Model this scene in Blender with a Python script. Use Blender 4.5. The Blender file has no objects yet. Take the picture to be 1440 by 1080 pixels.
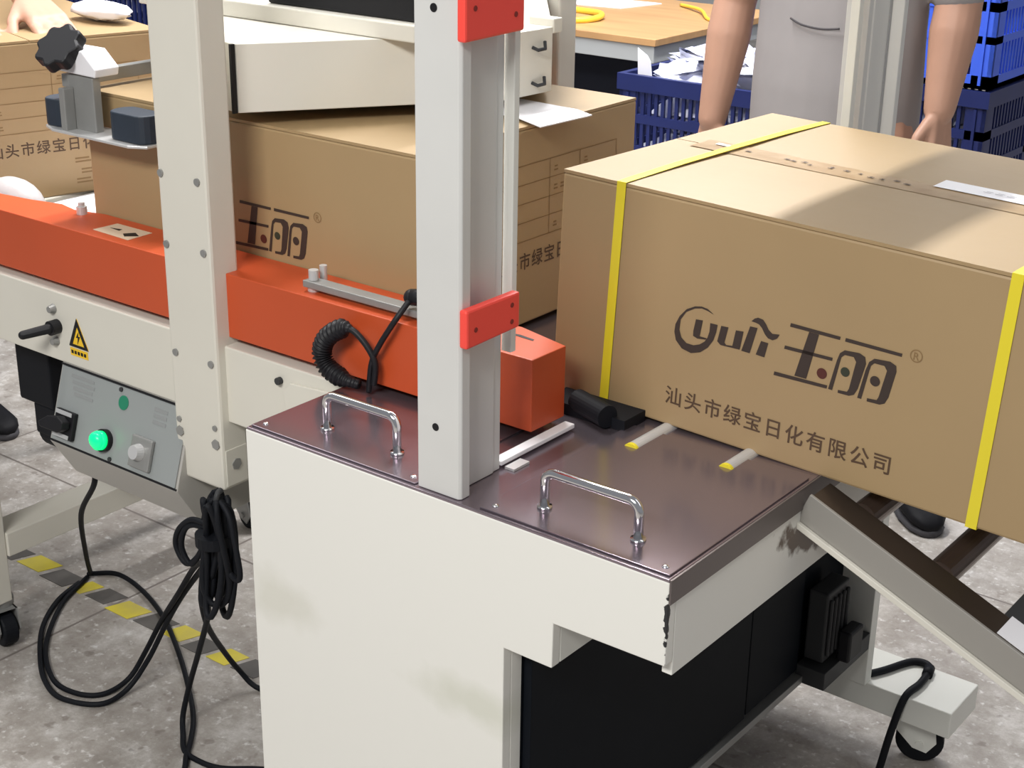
import bpy, bmesh, math, random
from mathutils import Vector, Matrix, Euler
PI = math.pi
SC = bpy.context.scene
COL = SC.collection
Z0 = 0.75                                   # table-top height above the floor

# ------------------------------------------------------------------ camera, light, exposure
cam_d = bpy.data.cameras.new('camera')
cam_d.sensor_width = 36.0
cam_d.lens = 54.03
cam_d.clip_start = 0.02
cam = bpy.data.objects.new('camera', cam_d)
COL.objects.link(cam)
right = Vector((0.79028, 0.61259, 0.01402))
down = Vector((0.23592, -0.28308, -0.92963))
fwd = Vector((-0.56551, 0.73797, -0.36823))
m = Matrix((right, -down, -fwd)).transposed().to_4x4()
m.translation = Vector((1.24479, -1.11557, 0.709 + Z0))
cam.matrix_world = m
SC.camera = cam

SC.view_settings.view_transform = 'Standard'
SC.view_settings.look = 'None'
SC.view_settings.gamma = 1.0
SC.view_settings.use_curve_mapping = False
SC.view_settings.exposure = 0.0

world = bpy.data.worlds.new('factory_ambient')
SC.world = world
world.use_nodes = True
bg = world.node_tree.nodes['Background']
bg.inputs['Color'].default_value = (0.93, 0.95, 1.0, 1)
bg.inputs['Strength'].default_value = 0.25


def area(name, loc, target, sx, sy, power, col=(1, 1, 1), spin=0.0):
    d = bpy.data.lights.new(name, 'AREA')
    d.shape = 'RECTANGLE'
    d.size, d.size_y = sx, sy
    d.energy = power
    d.color = col
    o = bpy.data.objects.new(name, d)
    COL.objects.link(o)
    o.location = loc
    dirv = Vector(target) - Vector(loc)
    o.rotation_euler = dirv.to_track_quat('-Z', 'Y').to_euler()
    return o


# ceiling tubes of the workshop
area('ceiling_tube_over_sealer', (-0.85, 1.55, 3.05), (-0.85, 1.55, 0), 0.10, 3.0, 165, (1.0, 0.985, 0.97))
area('ceiling_tubes_front', (0.75, -2.5, 2.9), (0.3, 0.2, 0.6), 1.6, 0.5, 98, (1.0, 0.985, 0.95))
area('ceiling_tubes_right', (2.6, 0.9, 3.1), (1.2, 0.9, 0), 0.5, 3.0, 12, (1.0, 0.985, 0.96))
area('ceiling_tubes_back', (-1.2, 3.6, 3.1), (-1.2, 3.4, 0), 3.0, 0.6, 70, (0.95, 0.97, 1.0))
area('ceiling_tubes_left', (-2.7, 0.2, 3.1), (-2.2, 0.4, 0), 0.6, 3.0, 28, (1.0, 0.99, 0.97))


# ------------------------------------------------------------------ materials
def mat(name, col, rough=0.5, metal=0.0, noise=0.0, nscale=8.0, bump=0.0, bscale=60.0, spec=0.5,
        emit=None, estr=0.0, trans=0.0, ncol=None, stretch=None, aniso=0.0, alpha=1.0):
    mt = bpy.data.materials.new(name)
    mt.use_nodes = True
    nt = mt.node_tree
    b = nt.nodes['Principled BSDF']
    b.inputs['Base Color'].default_value = (*col, 1)
    b.inputs['Roughness'].default_value = rough
    b.inputs['Metallic'].default_value = metal
    b.inputs['Specular IOR Level'].default_value = spec
    b.inputs['Transmission Weight'].default_value = trans
    b.inputs['Alpha'].default_value = alpha
    if aniso:
        b.inputs['Anisotropic'].default_value = aniso
    if emit:
        b.inputs['Emission Color'].default_value = (*emit, 1)
        b.inputs['Emission Strength'].default_value = estr
    L = nt.links
    if noise > 0 or bump > 0:
        tc = nt.nodes.new('ShaderNodeTexCoord')
        src = tc.outputs['Object']
        if stretch:
            mp = nt.nodes.new('ShaderNodeMapping')
            mp.inputs['Scale'].default_value = stretch
            L.new(src, mp.inputs['Vector'])
            src = mp.outputs['Vector']
    if noise > 0:
        n = nt.nodes.new('ShaderNodeTexNoise')
        n.inputs['Scale'].default_value = nscale
        n.inputs['Detail'].default_value = 6
        L.new(src, n.inputs['Vector'])
        r = nt.nodes.new('ShaderNodeValToRGB')
        r.color_ramp.elements[0].position = 0.3
        r.color_ramp.elements[1].position = 0.75
        c2 = ncol or tuple(max(0, c * (1 - noise)) for c in col)
        r.color_ramp.elements[0].color = (*c2, 1)
        r.color_ramp.elements[1].color = (*col, 1)
        L.new(n.outputs['Fac'], r.inputs['Fac'])
        L.new(r.outputs['Color'], b.inputs['Base Color'])
    if bump > 0:
        n2 = nt.nodes.new('ShaderNodeTexNoise')
        n2.inputs['Scale'].default_value = bscale
        n2.inputs['Detail'].default_value = 3
        L.new(src, n2.inputs['Vector'])
        bp = nt.nodes.new('ShaderNodeBump')
        bp.inputs['Strength'].default_value = bump
        bp.inputs['Distance'].default_value = 0.01
        L.new(n2.outputs['Fac'], bp.inputs['Height'])
        L.new(bp.outputs['Normal'], b.inputs['Normal'])
    return mt


M = {}
M['white'] = mat('white_paint', (0.80, 0.80, 0.745), 0.42, noise=0.05, nscale=5)
M['cream'] = mat('cream_paint', (0.68, 0.655, 0.58), 0.42, noise=0.05, nscale=6)
M['orange'] = mat('orange_paint', (0.54, 0.078, 0.020), 0.42, noise=0.10, nscale=4)
M['red'] = mat('red_plastic', (0.90, 0.075, 0.055), 0.38)
M['red_dark'] = mat('dark_red_recess', (0.22, 0.02, 0.015), 0.6)
M['alu'] = mat('white_anodised_aluminium', (0.70, 0.70, 0.68), 0.4, metal=0.15, noise=0.05, nscale=10)
M['alu_groove'] = mat('grey_groove', (0.36, 0.36, 0.37), 0.5)
M['steel'] = mat('brushed_steel', (0.34, 0.285, 0.325), 0.20, metal=0.82, noise=0.22, nscale=2.6, bump=0.012, bscale=7)
M['steel_rim'] = mat('dull_steel_rim', (0.17, 0.145, 0.14), 0.4, metal=0.6)
M['chrome'] = mat('chrome', (0.82, 0.82, 0.84), 0.10, metal=1.0)
M['grey_metal'] = mat('grey_metal', (0.33, 0.33, 0.32), 0.42, metal=0.4, noise=0.15, nscale=20)
M['dark_metal'] = mat('dark_metal', (0.045, 0.046, 0.048), 0.5, spec=0.2)
M['black'] = mat('black_plastic', (0.009, 0.009, 0.011), 0.5, spec=0.3)
M['black_panel'] = mat('blue_black_panel', (0.005, 0.007, 0.011), 0.6, noise=0.3, nscale=6, spec=0.12)
M['rubber'] = mat('black_rubber', (0.007, 0.008, 0.011), 0.6, spec=0.18)
M['pad'] = mat('dark_blue_rubber_pad', (0.018, 0.028, 0.045), 0.6, noise=0.2, nscale=30)
M['card'] = mat('kraft_cardboard', (0.37, 0.256, 0.130), 0.5, noise=0.07, nscale=3.5, bump=0.02, bscale=40, spec=0.55)
M['card_inner'] = mat('kraft_cardboard_edge', (0.30, 0.19, 0.09), 0.85)
M['ink'] = mat('dark_print_ink', (0.040, 0.026, 0.020), 0.6)
M['ink_brown'] = mat('brown_print_ink', (0.085, 0.048, 0.026), 0.6)
M['ink_faint'] = mat('faint_brown_ink', (0.235, 0.145, 0.062), 0.7)
M['ink_red'] = mat('reddish_print_ink', (0.080, 0.018, 0.012), 0.6)
M['ink_green'] = mat('greenish_print_ink', (0.030, 0.036, 0.020), 0.6)
M['strap'] = mat('yellow_strap', (0.74, 0.62, 0.03), 0.35)
M['tape'] = mat('brown_packing_tape', (0.46, 0.33, 0.19), 0.28, noise=0.25, nscale=24, ncol=(0.33, 0.21, 0.10))
M['label'] = mat('white_label', (0.84, 0.83, 0.86), 0.5)
M['grey_print'] = mat('grey_print', (0.40, 0.39, 0.42), 0.6)
M['pale_print'] = mat('pale_grey_print', (0.25, 0.26, 0.26), 0.6)
M['faceplate'] = mat('silver_faceplate', (0.30, 0.32, 0.317), 0.38, metal=0.1)
M['lamp_green'] = mat('lit_green_lens', (0.0, 0.7, 0.2), 0.3, emit=(0.0, 1.0, 0.24), estr=1.0)
M['green_dot'] = mat('green_sticker', (0.015, 0.20, 0.11), 0.45)
M['silver'] = mat('silver_plastic', (0.62, 0.62, 0.62), 0.3, metal=0.4)
M['yellow'] = mat('yellow_sticker', (0.88, 0.55, 0.02), 0.45)
M['crate_dark'] = mat('dark_blue_plastic', (0.012, 0.022, 0.125), 0.42, noise=0.2, nscale=9)
M['crate_light'] = mat('bright_blue_plastic', (0.055, 0.14, 0.80), 0.38)
M['pouch'] = mat('white_pouch', (0.86, 0.86, 0.92), 0.4, noise=0.4, nscale=14, ncol=(0.46, 0.50, 0.72))
M['paper'] = mat('white_paper', (0.80, 0.80, 0.86), 0.7)
M['bag'] = mat('translucent_grey_bag', (0.44, 0.425, 0.43), 0.4, bump=0.3, bscale=25)
M['wood'] = mat('wood_bench_top', (0.60, 0.345, 0.155), 0.4, noise=0.22, nscale=3, stretch=(1, 8, 1))
M['bench_grey'] = mat('grey_painted_steel', (0.42, 0.44, 0.45), 0.5)
M['hose'] = mat('yellow_hose', (0.85, 0.62, 0.06), 0.35)
M['navy'] = mat('dark_navy', (0.006, 0.008, 0.018), 0.9)
M['skin'] = mat('skin', (0.50, 0.285, 0.20), 0.5, noise=0.10, nscale=12)
M['shirt'] = mat('grey_shirt', (0.31, 0.29, 0.29), 0.85, noise=0.10, nscale=5, bump=0.25, bscale=7)
M['shirt_pink'] = mat('pale_work_shirt', (0.52, 0.40, 0.38), 0.85, noise=0.10, nscale=5, bump=0.2, bscale=7)
M['seam'] = mat('dark_seam_thread', (0.06, 0.055, 0.06), 0.9)
M['trousers'] = mat('black_trousers', (0.006, 0.006, 0.009), 0.9, spec=0.1)
M['hair'] = mat('black_hair', (0.012, 0.010, 0.009), 0.6)
M['eye'] = mat('dark_eye', (0.02, 0.015, 0.012), 0.2)
M['shoe'] = mat('black_shoe', (0.008, 0.008, 0.010), 0.6, spec=0.15)
M['sole'] = mat('grey_shoe_sole', (0.05, 0.048, 0.055), 0.7)
M['hz_yellow'] = mat('yellow_floor_tape', (0.74, 0.62, 0.03), 0.6, noise=0.25, nscale=12, ncol=(0.50, 0.42, 0.10))
M['hz_black'] = mat('worn_dark_floor_tape', (0.13, 0.12, 0.11), 0.6, noise=0.4, nscale=14)
M['wallp'] = mat('pale_wall_paint', (0.62, 0.63, 0.64), 0.8)
M['ramp'] = mat('brown_flange', (0.075, 0.055, 0.042), 0.35, metal=0.5, noise=0.2, nscale=10)
M['roller'] = mat('brown_steel_roller', (0.12, 0.085, 0.07), 0.3, metal=0.7)
M['rampside'] = mat('greige_paint', (0.31, 0.295, 0.27), 0.4, metal=0.2)


def floor_mat():
    mt = bpy.data.materials.new('terrazzo_floor')
    mt.use_nodes = True
    nt = mt.node_tree
    L = nt.links
    b = nt.nodes['Principled BSDF']
    g = nt.nodes.new('ShaderNodeNewGeometry')

    def noise(scale, detail=5, rough=0.6):
        n = nt.nodes.new('ShaderNodeTexNoise')
        n.inputs['Scale'].default_value = scale
        n.inputs['Detail'].default_value = detail
        n.inputs['Roughness'].default_value = rough
        L.new(g.outputs['Position'], n.inputs['Vector'])
        return n

    def ramp(src, stops):
        r = nt.nodes.new('ShaderNodeValToRGB')
        while len(r.color_ramp.elements) < len(stops):
            r.color_ramp.elements.new(0.5)
        for e, (p, c) in zip(r.color_ramp.elements, stops):
            e.position = p
            e.color = (*c, 1)
        L.new(src, r.inputs['Fac'])
        return r

    def mix(kind, fac, a, bb):
        x = nt.nodes.new('ShaderNodeMix')
        x.data_type = 'RGBA'
        x.blend_type = kind
        if isinstance(fac, float):
            x.inputs['Factor'].default_value = fac
        else:
            L.new(fac, x.inputs['Factor'])
        for s, v in (('A', a), ('B', bb)):
            sock = [i for i in x.inputs if i.name == s and i.type == 'RGBA'][0]
            if isinstance(v, tuple):
                sock.default_value = (*v, 1)
            else:
                L.new(v, sock)
        return [o for o in x.outputs if o.type == 'RGBA'][0]
    base = ramp(noise(11, 9, 0.78).outputs['Fac'], [(0.30, (0.24, 0.21, 0.185)), (0.5, (0.37, 0.34, 0.31)), (0.70, (0.60, 0.575, 0.55))])
    flecks = ramp(noise(60, 3, 0.6).outputs['Fac'], [(0.58, (0, 0, 0)), (0.72, (0.8, 0.8, 0.8))])
    specks = ramp(noise(38, 2, 0.5).outputs['Fac'], [(0.29, (0.55, 0.55, 0.55)), (0.37, (0, 0, 0))])
    c = mix('MIX', flecks.outputs['Color'], base.outputs['Color'], (0.70, 0.69, 0.67))
    c = mix('MIX', specks.outputs['Color'], c, (0.17, 0.14, 0.12))
    # tile joints, 0.8 m squares
    sep = nt.nodes.new('ShaderNodeSeparateXYZ')
    L.new(g.outputs['Position'], sep.inputs[0])

    def joint(sock, off):
        a = nt.nodes.new('ShaderNodeMath'); a.operation = 'ADD'; a.inputs[1].default_value = off
        L.new(sock, a.inputs[0])
        p = nt.nodes.new('ShaderNodeMath'); p.operation = 'PINGPONG'; p.inputs[1].default_value = 0.4
        L.new(a.outputs[0], p.inputs[0])
        l = nt.nodes.new('ShaderNodeMath'); l.operation = 'LESS_THAN'; l.inputs[1].default_value = 0.0028
        L.new(p.outputs[0], l.inputs[0])
        return l.outputs[0]
    mx = nt.nodes.new('ShaderNodeMath'); mx.operation = 'MAXIMUM'
    L.new(joint(sep.outputs['X'], 0.08), mx.inputs[0])
    L.new(joint(sep.outputs['Y'], 0.085), mx.inputs[1])
    c = mix('MIX', mx.outputs[0], c, (0.19, 0.165, 0.15))
    L.new(c, b.inputs['Base Color'])
    b.inputs['Roughness'].default_value = 0.38
    b.inputs['Specular IOR Level'].default_value = 0.4
    return mt


def chipped_paint():
    """white apron paint with black chips at the front corner and a rust smear further back"""
    mt = bpy.data.materials.new('chipped_white_paint')
    mt.use_nodes = True
    nt = mt.node_tree
    L = nt.links
    b = nt.nodes['Principled BSDF']
    b.inputs['Roughness'].default_value = 0.42
    g = nt.nodes.new('ShaderNodeNewGeometry')

    def blob(center, scale, nscale, lo, hi):
        mp = nt.nodes.new('ShaderNodeMapping')
        mp.vector_type = 'TEXTURE'
        mp.inputs['Location'].default_value = center
        mp.inputs['Scale'].default_value = scale
        mp.inputs['Rotation'].default_value = (math.radians(-18) if scale[1] > 0.03 else 0, 0, 0)
        L.new(g.outputs['Position'], mp.inputs['Vector'])
        ln = nt.nodes.new('ShaderNodeVectorMath'); ln.operation = 'LENGTH'
        L.new(mp.outputs['Vector'], ln.inputs[0])
        n = nt.nodes.new('ShaderNodeTexNoise')
        n.inputs['Scale'].default_value = nscale
        n.inputs['Detail'].default_value = 5
        L.new(g.outputs['Position'], n.inputs['Vector'])
        a = nt.nodes.new('ShaderNodeMath'); a.operation = 'MULTIPLY_ADD'
        L.new(n.outputs['Fac'], a.inputs[0]); a.inputs[1].default_value = 1.6
        L.new(ln.outputs['Value'], a.inputs[2])
        r = nt.nodes.new('ShaderNodeMapRange')
        r.inputs['From Min'].default_value = lo; r.inputs['From Max'].default_value = hi
        r.inputs['To Min'].default_value = 1; r.inputs['To Max'].default_value = 0
        L.new(a.outputs[0], r.inputs['Value'])
        return r.outputs['Result']
    m1 = blob((0.582, 0.0, Z0 - 0.045), (0.006, 0.006, 0.055), 130, 1.35, 1.45)
    m2 = blob((0.582, 0.285, Z0 - 0.066), (0.03, 0.075, 0.022), 60, 1.4, 1.75)
    prev = (0.80, 0.79, 0.74)
    m3 = blob((0.35, 0.0, Z0 - 0.235), (0.075, 0.05, 0.022), 25, 1.2, 2.3)
    m4 = blob((0.045, 0.0, Z0 - 0.215), (0.05, 0.05, 0.030), 25, 1.2, 2.3)
    for fac, c in ((m3, (0.68, 0.68, 0.60)), (m4, (0.70, 0.69, 0.62)), (m2, (0.10, 0.065, 0.04)), (m1, (0.02, 0.02, 0.022))):
        x = nt.nodes.new('ShaderNodeMix'); x.data_type = 'RGBA'
        L.new(fac, x.inputs['Factor'])
        ins = [i for i in x.inputs if i.type == 'RGBA']
        if isinstance(prev, tuple):
            ins[0].default_value = (*prev, 1)
        else:
            L.new(prev, ins[0])
        ins[1].default_value = (*c, 1)
        prev = [o for o in x.outputs if o.type == 'RGBA'][0]
    L.new(prev, b.inputs['Base Color'])
    return mt


M['floor'] = floor_mat()
M['chipped'] = chipped_paint()


# ------------------------------------------------------------------ mesh helpers
def wpos(o):
    v = Vector((0, 0, 0))
    while o is not None:
        v = v + o.location
        o = o.parent
    return v


class B:
    """collects shapes; coordinates are scene coordinates measured from the table-top level"""

    def __init__(self):
        self.bm = bmesh.new()

    def box(self, x0, x1, y0, y1, z0, z1):
        r = bmesh.ops.create_cube(self.bm, size=1.0)
        bmesh.ops.scale(self.bm, vec=(abs(x1 - x0), abs(y1 - y0), abs(z1 - z0)), verts=r['verts'])
        bmesh.ops.translate(self.bm, vec=((x0 + x1) / 2, (y0 + y1) / 2, (z0 + z1) / 2), verts=r['verts'])
        return self

    def prism(self, pts, axis, lo, hi):
        """pts are 2-D points in the plane normal to axis (x: (y,z), y: (x,z), z: (x,y))"""
        def P(p, t):
            return {'x': (t, p[0], p[1]), 'y': (p[0], t, p[1]), 'z': (p[0], p[1], t)}[axis]
        a = [self.bm.verts.new(P(p, lo)) for p in pts]
        b = [self.bm.verts.new(P(p, hi)) for p in pts]
        fs = [self.bm.faces.new(a), self.bm.faces.new(b)]
        n = len(pts)
        for i in range(n):
            fs.append(self.bm.faces.new((a[i], a[(i + 1) % n], b[(i + 1) % n], b[i])))
        return self

    def poly(self, pts3):
        self.bm.faces.new([self.bm.verts.new(p) for p in pts3])
        return self

    def cyl(self, p0, p1, r0, r1=None, n=20):
        r1 = r0 if r1 is None else r1
        p0, p1 = Vector(p0), Vector(p1)
        d = (p1 - p0).normalized()
        u = d.orthogonal().normalized()
        v = d.cross(u)
        A, Bv = [], []
        for i in range(n):
            c, s = math.cos(2 * PI * i / n), math.sin(2 * PI * i / n)
            A.append(self.bm.verts.new(p0 + (u * c + v * s) * r0))
            Bv.append(self.bm.verts.new(p1 + (u * c + v * s) * r1))
        self.bm.faces.new(A)
        self.bm.faces.new(Bv)
        for i in range(n):
            self.bm.faces.new((A[i], A[(i + 1) % n], Bv[(i + 1) % n], Bv[i]))
        return self

    def ball(self, c, r, seg=16, scale=(1, 1, 1)):
        q = bmesh.ops.create_uvsphere(self.bm, u_segments=seg, v_segments=max(6, seg // 2), radius=r)
        bmesh.ops.scale(self.bm, vec=scale, verts=q['verts'])
        bmesh.ops.translate(self.bm, vec=c, verts=q['verts'])
        return self

    def capsule(self, p0, r0, p1, r1):
        self.ball(p0, r0).ball(p1, r1)
        return self.cyl(p0, p1, r0, r1, 16)

    def loft(self, secs, n=24):
        """secs: (cx, cy, cz, rx, ry) ellipses, horizontal"""
        rings = []
        for cx, cy, cz, rx, ry in secs:
            rings.append([self.bm.verts.new((cx + rx * math.cos(2 * PI * i / n), cy + ry * math.sin(2 * PI * i / n), cz)) for i in range(n)])
        for a, b in zip(rings, rings[1:]):
            for i in range(n):
                self.bm.faces.new((a[i], a[(i + 1) % n], b[(i + 1) % n], b[i]))
        self.bm.faces.new(rings[0])
        self.bm.faces.new(rings[-1])
        return self

    def tube(self, pts, r, n=10, closed=False, rf=None):
        P = [Vector(p) for p in pts]
        N = len(P)
        rings = []
        u = None
        for i, p in enumerate(P):
            if closed:
                t = P[(i + 1) % N] - P[i - 1]
            else:
                t = P[min(i + 1, N - 1)] - P[max(i - 1, 0)]
            t.normalize()
            if u is None:
                u = t.orthogonal().normalized()
            else:
                u = (u - t * u.dot(t))
                if u.length < 1e-6:
                    u = t.orthogonal()
                u.normalize()
            v = t.cross(u)
            rr = r if rf is None else rf(i / max(1, N - 1)) * r
            rings.append([self.bm.verts.new(p + (u * math.cos(2 * PI * k / n) + v * math.sin(2 * PI * k / n)) * rr) for k in range(n)])
        M2 = N if closed else N - 1
        for i in range(M2):
            a, b = rings[i], rings[(i + 1) % N]
            for k in range(n):
                self.bm.faces.new((a[k], a[(k + 1) % n], b[(k + 1) % n], b[k]))
        if not closed:
            self.bm.faces.new(rings[0])
            self.bm.faces.new(rings[-1])
        return self

    def make(self, name, material, parent=None, smooth=False, bevel=0.0, raw=False, label=None, dbl=False):
        bmesh.ops.recalc_face_normals(self.bm, faces=self.bm.faces[:])
        me = bpy.data.meshes.new(name)
        off = Vector((0, 0, 0)) if raw else Vector((0, 0, Z0))
        org = Vector((0, 0, 0))
        if parent is not None and not raw:
            org = wpos(parent)
        elif parent is None and not raw:
            zs = [v.co for v in self.bm.verts]
            lo = Vector((min(v.x for v in zs), min(v.y for v in zs), min(v.z for v in zs)))
            hi = Vector((max(v.x for v in zs), max(v.y for v in zs), max(v.z for v in zs)))
            org = Vector(((lo.x + hi.x) / 2, (lo.y + hi.y) / 2, lo.z + Z0))
        for v in self.bm.verts:
            v.co = v.co + off - org
        self.bm.to_mesh(me)
        self.bm.free()
        if smooth:
            for p in me.polygons:
                p.use_smooth = True
        me.materials.append(material)
        o = bpy.data.objects.new(name, me)
        COL.objects.link(o)
        if parent is not None:
            o.parent = parent
        elif not raw:
            o.location = org
        if bevel > 0:
            bv = o.modifiers.new('edge', 'BEVEL')
            bv.width = bevel
            bv.segments = 2
            bv.limit_method = 'ANGLE'
            bv.angle_limit = math.radians(40)
        if label:
            o['label'] = label
        return o


def smooth_pts(pts, per=8, closed=False):
    """Catmull-Rom through the points"""
    P = [Vector(p) for p in pts]
    N = len(P)
    out = []
    rng = N if closed else N - 1
    for i in range(rng):
        p0 = P[(i - 1) % N] if (closed or i > 0) else P[0]
        p1, p2 = P[i], P[(i + 1) % N]
        p3 = P[(i + 2) % N] if (closed or i + 2 < N) else P[-1]
        for k in range(per):
            t = k / per
            out.append(0.5 * ((2 * p1) + (p2 - p0) * t + (2 * p0 - 5 * p1 + 4 * p2 - p3) * t * t + (3 * p1 - p0 - 3 * p2 + p3) * t ** 3))
    if not closed:
        out.append(P[-1])
    return out


def thing(name, label, cat, loc, group=None):
    o = bpy.data.objects.new(name, None)
    o.empty_display_size = 0.1
    COL.objects.link(o)
    o.location = Vector(loc) + Vector((0, 0, Z0))
    o['label'] = label
    o['category'] = cat
    if group:
        o['group'] = group
    return o


def tag(o, label, cat, group=None, kind=None):
    o['label'] = label
    o['category'] = cat
    if group:
        o['group'] = group
    if kind:
        o['kind'] = kind
    return o


def struct(o):
    o['kind'] = 'structure'
    return o


def text_obj(name, body, width, material, parent, mtx, bold=0.0, spacing=1.0):
    c = bpy.data.curves.new(name, 'FONT')
    c.body = body
    c.space_character = spacing
    c.offset = bold
    t = bpy.data.objects.new(name + '_tmp', c)
    COL.objects.link(t)
    bpy.context.view_layer.update()
    dg = bpy.context.evaluated_depsgraph_get()
    me = bpy.data.meshes.new_from_object(t.evaluated_get(dg))
    bpy.data.objects.remove(t)
    xs = [v.co.x for v in me.vertices]
    ys = [v.co.y for v in me.vertices]
    s = width / (max(xs) - min(xs))
    for v in me.vertices:
        v.co = Vector(((v.co.x - min(xs)) * s, (v.co.y - min(ys)) * s, 0))
    me.transform(mtx)
    me.materials.clear()
    me.materials.append(material)
    o = bpy.data.objects.new(name, me)
    COL.objects.link(o)
    o.parent = parent
    return o


# ------------------------------------------------------------------ setting
FZ = -0.75
struct(B().box(-7, 5, -4, 8, FZ - 0.05, FZ).make('floor', M['floor']))
struct(B().box(-7, 5, 8, 8.1, FZ, 2.4).make('wall_back', M['wallp']))
struct(B().box(-7.1, -7, -4, 8, FZ, 2.4).make('wall_left', M['wallp']))


# ------------------------------------------------------------------ casters (used on both machines)
def caster(parent, x, y, top, yaw, r=0.038, fork=None):
    """swivel caster whose wheel touches the floor; wheel is a part of the caster"""
    zc = FZ + r
    c, s = math.cos(yaw), math.sin(yaw)

    def W(a, b, z):
        return (x + a * c - b * s, y + a * s + b * c, z)
    b = B()
    b.cyl(W(-0.02, 0, top - 0.012), W(-0.02, 0, top), 0.028)
    for side in (-1, 1):
        q = [(-0.045, top - 0.012), (0.018, top - 0.012), (0.026, zc + 0.004), (0.012, zc - 0.016), (-0.010, zc - 0.010), (-0.045, zc + r * 0.7)]
        lo, hi = 0.017 * side, 0.020 * side
        A = [b.bm.verts.new(W(px, lo, pz)) for px, pz in q]
        C2 = [b.bm.verts.new(W(px, hi, pz)) for px, pz in q]
        b.bm.faces.new(A)
        b.bm.faces.new(C2)
        for i in range(len(q)):
            b.bm.faces.new((A[i], A[(i + 1) % 6], C2[(i + 1) % 6], C2[i]))
    bx = [W(-0.045, -0.02, top - 0.012), W(0.018, -0.02, top - 0.012), W(0.018, 0.02, top - 0.012), W(-0.045, 0.02, top - 0.012)]
    b.poly(bx)
    b.cyl(W(0, -0.024, zc), W(0, 0.024, zc), 0.006, n=10)
    f = b.make('caster', fork or M['grey_metal'], parent)
    wb = B()
    wb.cyl(W(0, -0.014, zc), W(0, 0.014, zc), r, n=28)
    wb.make('wheel', M['rubber'], f, smooth=False, bevel=0.004)
    return f


# ------------------------------------------------------------------ strapping machine
T = thing('strapping_machine', 'white carton strapping machine with steel lidded table and tall white arch posts', 'strapping machine', (0.29, 0.45, FZ))
fp = B()
fp.prism([(0, -0.003), (0, -0.60), (0.384, -0.60), (0.384, -0.157), (0.384, -0.150), (0.4470, -0.150), (0.4475, -0.097), (0.582, -0.095), (0.582, -0.003)], 'y', 0.0, 0.014)
fp.box(0.362, 0.384, 0.014, 0.033, -0.60, -0.150)
fp.make('front_panel', M['chipped'], T, bevel=0.0012, label='bright white front panel with stepped lower edge')
B().box(0.0, 0.012, 0.0145, 0.88, -0.60, -0.004).make('side_panel', M['white'], T, bevel=0.001)
rp = B().prism([(0.0, -0.60), (0.437, -0.60), (0.437, -0.10), (0.0, -0.10)], 'y', 0.852, 0.874)
rp.make('rear_panel', M['white'], T, bevel=0.001)
B().box(0.384, 0.4472, 0.0145, 0.50, -0.1495, -0.012).make('step_housing', M['white'], T, bevel=0.001)
B().box(0.570, 0.582, 0.0145, 0.90, -0.112, -0.027).make('side_apron', M['chipped'], T, bevel=0.001, label='white side apron with black chips and rust smear')
body = B().box(0.013, 0.383, 0.036, 0.850, -0.525, -0.02)
body.box(0.384, 0.395, 0.036, 0.54, -0.515, -0.152)
body.box(0.384, 0.392, 0.548, 0.70, -0.515, -0.152)
body.box(0.384, 0.569, 0.51, 0.85, -0.10, -0.02)
body.make('inner_cabinet', M['black_panel'], T, bevel=0.001, label='dark blue-black cabinet under the table')
B().box(0.36, 0.402, 0.034, 0.851, -0.534, -0.522).make('base_rail', M['grey_metal'], T, bevel=0.001)
tt = B().box(0.001, 0.5815, 0.001, 1.05, -0.005, 0.0)
tt.make('tabletop', M['steel'], T, bevel=0.0008, label='brushed steel table top')
B().box(0.5825, 0.5845, 0.0, 1.05, -0.026, 0.0005).make('table_rim', M['steel_rim'], T)


def lid(x0, x1, y0, y1, hx0, hx1, hy, hh):
    l = B().box(x0, x1, y0, y1, 0.0002, 0.0022).make('lid', M['steel'], T, bevel=0.0006, label='brushed steel lid with chrome bow handle')
    pts = [(hx0, hy, 0.002)] + [(hx0 + 0.012 * (1 - math.cos(a)), hy, hh - 0.012 + 0.012 * math.sin(a)) for a in [i * PI / 12 for i in range(7)]]
    pts += [(hx1 - 0.012 * (1 - math.cos(a)), hy, hh - 0.012 + 0.012 * math.sin(a)) for a in [PI / 2 - i * PI / 12 for i in range(7)]] + [(hx1, hy, 0.002)]
    h = B().tube(pts, 0.0052, 14)
    h.cyl((hx0, hy, 0.002), (hx0, hy, 0.005), 0.008).cyl((hx1, hy, 0.002), (hx1, hy, 0.005), 0.008)
    h.make('handle', M['chrome'], l, smooth=True)
    for sx in (x0 + 0.012, x1 - 0.012):
        B().ball((sx, y0 + 0.012, 0.0022), 0.0040, 10, (1, 1, 0.5)).make('screw', M['chrome'], l, smooth=True)
    return l


lid(0.004, 0.256, 0.006, 0.30, 0.082, 0.190, 0.052, 0.046)
lid(0.345, 0.578, 0.006, 0.29, 0.399, 0.515, 0.047, 0.044)
# strapping track between the lids
B().box(0.288, 0.302, 0.098, 0.236, 0.003, 0.0085).make('strap_guide_strip', M['label'], T, bevel=0.001, label='narrow white guide strip')
g = B().box(0.305, 0.318, 0.100, 0.128, 0.0002, 0.003)
g.make('strap_guide_strip', M['silver'], T)
# table rollers with yellow ends
for rx, ry in ((0.382, 0.238), (0.494, 0.258)):
    r = B().cyl((rx, ry, -0.0035), (rx, 0.80, -0.0035), 0.0098, n=24).make('table_roller', M['silver'], T, smooth=False, label='slim steel roller with yellow end')
    B().cyl((rx, ry - 0.005, -0.0035), (rx, ry - 0.0003, -0.0035), 0.0101, n=24).make('end_cap', M['strap'], r)
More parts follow.
